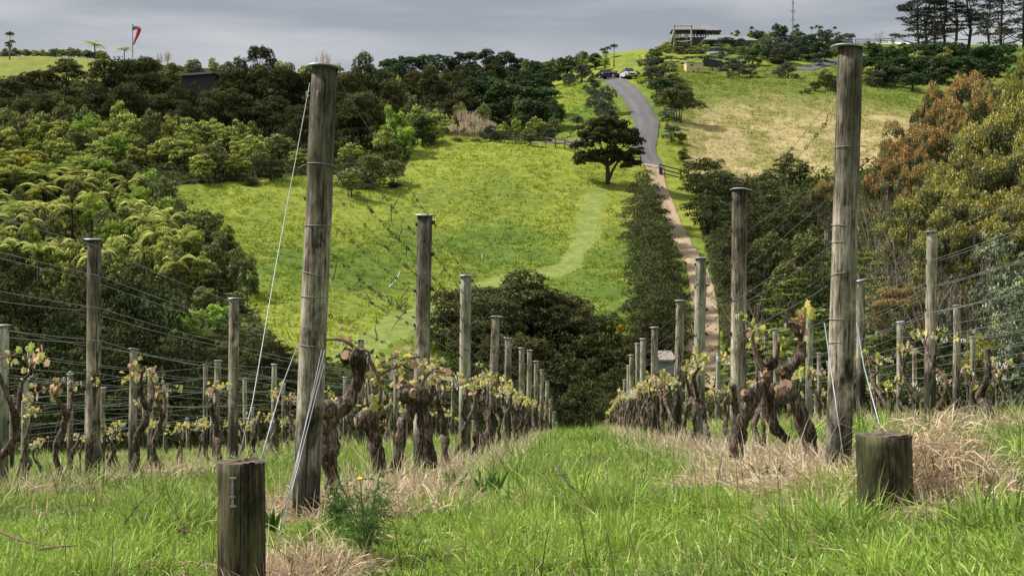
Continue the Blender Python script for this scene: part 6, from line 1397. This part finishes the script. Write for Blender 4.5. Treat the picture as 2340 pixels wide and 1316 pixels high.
# cart / timber trailer at the crest
D4 = 170.5; zb = H1(X(1182, D4), D4); o = empty('timber_cart', (X(1182, D4), D4, zb)); s = D4/F; tag(o, 'old timber cart with a plank end board at the crest fence', 'cart')
mb = MB(); mb.box(((1201-1182)*s, 0, 1.05), (21*s, .08, .75)); part(mb, 'end_board', M['fence_brown'], o)
mb = MB(); mb.box((-1.2, .5, .85), (2.6, 1.3, .10)); part(mb, 'deck', M['fence'], o)
for a in (-2.2, -1.5, -.8, -.1):
    mb = MB(); mb.box((a, -.15, 1.15), (.09, .09, .7)); part(mb, 'stanchion', M['fence'], o)
mb = MB(); mb.beam((-2.4, -.2, 1.45), (.1, -.2, 1.5), .07, .12); mb.beam((-2.4, -.2, 1.15), (.1, -.2, 1.18), .07, .1); part(mb, 'side_rail', M['fence'], o)
for a in (.15, .95):
    mb = MB(); t = np.linspace(0, 2*np.pi, 15); c = np.array([a, -.3, .42]); mb.tube(c+np.stack([np.cos(t)*.42, 0*t, np.sin(t)*.42], 1), .045, 5, cap=False)
    for q in range(6): e = q*math.pi/6; mb.tube([c-np.array([math.cos(e), 0, math.sin(e)])*.42, c+np.array([math.cos(e), 0, math.sin(e)])*.42], .02, 4)
    part(mb, 'wheel', M['fence'], o)
# shed by the dark belt, windsock side
D5 = 180; s = D5/F; o = empty('shed', (X(450, D5), D5, Z(215, D5)), -.12); tag(o, 'dark shed with sloping grey metal roof among the dark trees', 'shed')
mb = MB(); mb.box((0, 1.2, .9), (72*s, 2.4, 3.2)); part(mb, 'wall', PM['dkgrey'], o)
mb = MB(); mb.box((0, 1.1, 2.55), (82*s, 3.2, .12), rot=('Y', -.05)); part(mb, 'roof', PM['tin'], o)
mb = MB(); mb.box((0, -.52, 2.42), (81*s, .08, .16), rot=('Y', -.05)); part(mb, 'fascia', PM['tin'], o)
# white roofs far off
D6 = 336; s = D6/F; o = empty('long_shed', (X(2030, D6), D6, Z(112, D6))); tag(o, 'long low building with white roof on the hilltop skyline', 'building')
mb = MB(); mb.box((0, 2, .5), (108*s, 4, 1.2)); part(mb, 'wall', PM['offwhite'], o)
mb = MB(); e = 57*s; V = [(-e, -.3, 1.1), (e, -.3, 1.1), (e, 4.3, 1.1), (-e, 4.3, 1.1), (-e+1.2, 2, 1.85), (e-1.2, 2, 1.85), (-e, -.3, 1.0), (e, -.3, 1.0), (e, 4.3, 1.0), (-e, 4.3, 1.0)]
mb.add(V, [(0, 1, 5, 4), (1, 2, 5), (2, 3, 4, 5), (3, 0, 4), (6, 7, 1, 0), (7, 8, 2, 1), (8, 9, 3, 2), (9, 6, 0, 3), (9, 8, 7, 6)]); part(mb, 'roof', PM['white'], o)
mb = MB(); mb.box((1.2, 2, 2.0), (1.0, .8, .6)); part(mb, 'chimney', PM['offwhite'], o)
# valley pump shed
D7 = 77; s = D7/F; o = empty('pump_shed', (X(1522, D7), D7, Z(850, D7)), .05); tag(o, 'small pale shed with rust streaked flat roof beside the clay track', 'shed')
M['rust'] = plain('rusty_roofing', (.24, .20, .18), .8, noise=.35, nscale=6); PM['dullwall'] = plain('dull_pale_wall', (.34, .35, .35), .8, noise=.15)
mb = MB(); mb.box((0, .6, .3), (38*s, 1.2, .9)); part(mb, 'wall', PM['dullwall'], o)
mb = MB(); mb.box((0, .55, .86), (44*s, 1.9, .07), rot=('X', .22)); part(mb, 'roof', M['rust'], o)
mb = MB(); mb.box((0, -.42, .66), (44*s, .05, .08)); part(mb, 'gutter', PM['dullwall'], o)
# ------------------------------------------------------------------ foreground bits
def twig(pts, r, label, name='fallen_twig', mat='cane', side=3, seed=0):
    rng = np.random.default_rng(seed); mb = MB(); P = np.array([PP(*p) for p in pts]); mb.tube(P, np.linspace(r, r*.5, len(P)), 6)
    for _ in range(side):
        i = rng.integers(1, len(P)-1) if len(P) > 2 else 0; d_ = rng.normal(size=3); mb.tube([P[i], P[i]+d_/np.linalg.norm(d_)*.03], [r*.6, r*.3], 4)
    tag(part(mb, name, M[mat]), label, 'twig')
twig([(1270, 1062, 6.4), (1284, 1085, 6.3), (1300, 1108, 6.2), (1322, 1126, 6.1)], .0042, 'thin dark pruned cane lying on the lane grass', mat='bark_dark', side=6, seed=1)
twig([(0, 1213, 4.9), (40, 1232, 4.85), (100, 1245, 4.8)], .0045, 'brown fallen cane in the grass at the bottom corner', seed=2)
twig([(88, 1255, 4.7), (130, 1248, 4.7), (172, 1246, 4.7)], .0045, 'short reddish cane lying beyond the corner cane', seed=3)
twig([(403, 1208, 5.2), (425, 1212, 5.2), (448, 1219, 5.2)], .004, 'short brown twig in the grass beside the latch stump', seed=4)
twig([(285, 1195, 5.2), (310, 1160, 5.2), (350, 1120, 5.25)], .0025, 'long thin dark stem leaning in the grass before the vines', mat='bark_dark', seed=5)
twig([(890, 655, 107), (905, 640, 107), (915, 620, 107)], .08, 'bleached fallen branch on the hillside by the second post', name='fallen_branch', mat='tie', seed=6)
# feathery weed beside the end post
def weed(px, py, d, h, seed, label, col, name='feathery_weed', n=30, cat='weed'):
    rng = np.random.default_rng(seed); x, y = X(px, d), d; z = H1(x, y); parts = []
    o = empty(name, (x, y, z)); tag(o, label, cat); mb = MB()
    for i in range(7):
        a = rng.random()*6.28; le = rng.uniform(.1, .45); hh = h*rng.uniform(.6, 1); tip = np.array([math.cos(a)*le*hh, math.sin(a)*le*hh, hh]); mb.tube([(0, 0, -.02), tip*.5*[.7, .7, 1.1], tip], [.004, .003, .0015], 5)
        for j in range(n):
            t = rng.uniform(.25, 1); p = tip*t; q = rng.normal(size=3); q[2] = abs(q[2])*.4+.1; q /= np.linalg.norm(q); L_ = h*.30*(1.15-t*.6); m = 9; tt = np.linspace(.1, 1, m)
            b = p+q*L_*tt[:, None]; b[:, 2] -= L_*.25*tt**2; dd = rng.normal(size=(m*2, 3)); V, Fq, _, k = strips(np.repeat(b, 2, 0), dd/np.linalg.norm(dd, axis=1)[:, None], L_*.16, .0045, .1, 1, rng=rng); parts.append((V, Fq, np.array(col)*rng.uniform(.6, 1.3)))
    part(mb, 'stem', M['weedstem'] if 'weedstem' in M else M['cane'], o)
    V, Fq, C = merge(parts); link('foliage', mkmesh('foliage', V, Fq, C, False, [PM['weed']]), o); return o
M['weedstem'] = plain('weed_stem', (.12, .2, .05), .8)
w = weed(835, 1230, 5.35, .36, 1, 'feathery green thistle beside the straw at the leaning end post', (.13, .24, .07), name='thistle')
mb = MB(); mb.tube([(0, 0, 0), (-.01, 0, .2), (-.02, 0, .312)], .002, 5); part(mb, 'flower_stem', M['weedstem'], w); mb = MB(); mb.tube([(-.02, 0, .312), (-.02, -.004, .322)], [.004, .009], 9); part(mb, 'flower', PM['gold'], w)
weed(770, 1190, 5.9, .2, 2, 'small dark feathery weed behind the thistle', (.08, .15, .05), name='thistle', n=20)
def dock(px, py, d, h, seed, label):
    rng = np.random.default_rng(seed); x, y = X(px, d), d; n = 9; a = rng.random(n)*6.28; dr = np.stack([np.cos(a)*.4, np.sin(a)*.4, np.ones(n)], 1); dr /= np.linalg.norm(dr, axis=1)[:, None]
    V, Fq, t, k = strips(np.zeros((n, 3)), dr, h*(.5+.7*rng.random(n)), .020, .25, 4, side=np.tile([1., .2, 0], (n, 1)), rng=rng)
    o = link('dock_plant', mkmesh('dock_plant', V, Fq, np.array([.075, .16, .03])*np.repeat(.7+.6*rng.random(n), k)[:, None], False, [PM['weed']]), loc=(x, y, H1(x, y))); tag(o, label, 'dock plant', 'broad-leaved dock plants in the lane grass')
for i, (a, b, c, h) in enumerate(((1040, 1080, 8.2, .2), (1105, 1085, 8.0, .23), (1132, 1080, 7.9, .2), (1742, 1080, 6.9, .15), (1775, 1085, 6.6, .14), (620, 1100, 5.9, .15))):
    dock(a, b, c, h, i, ['broad dark leaf clump at the straw edge of the lane', 'tallest broad leaf clump beside the lane straw', 'broad leaf clump farther into the lane grass', 'broad leaf clump in the straw before the twisted vine', 'broad leaf clump nearer the mossy stump', 'broad leaf clump behind the latch stump'][i])
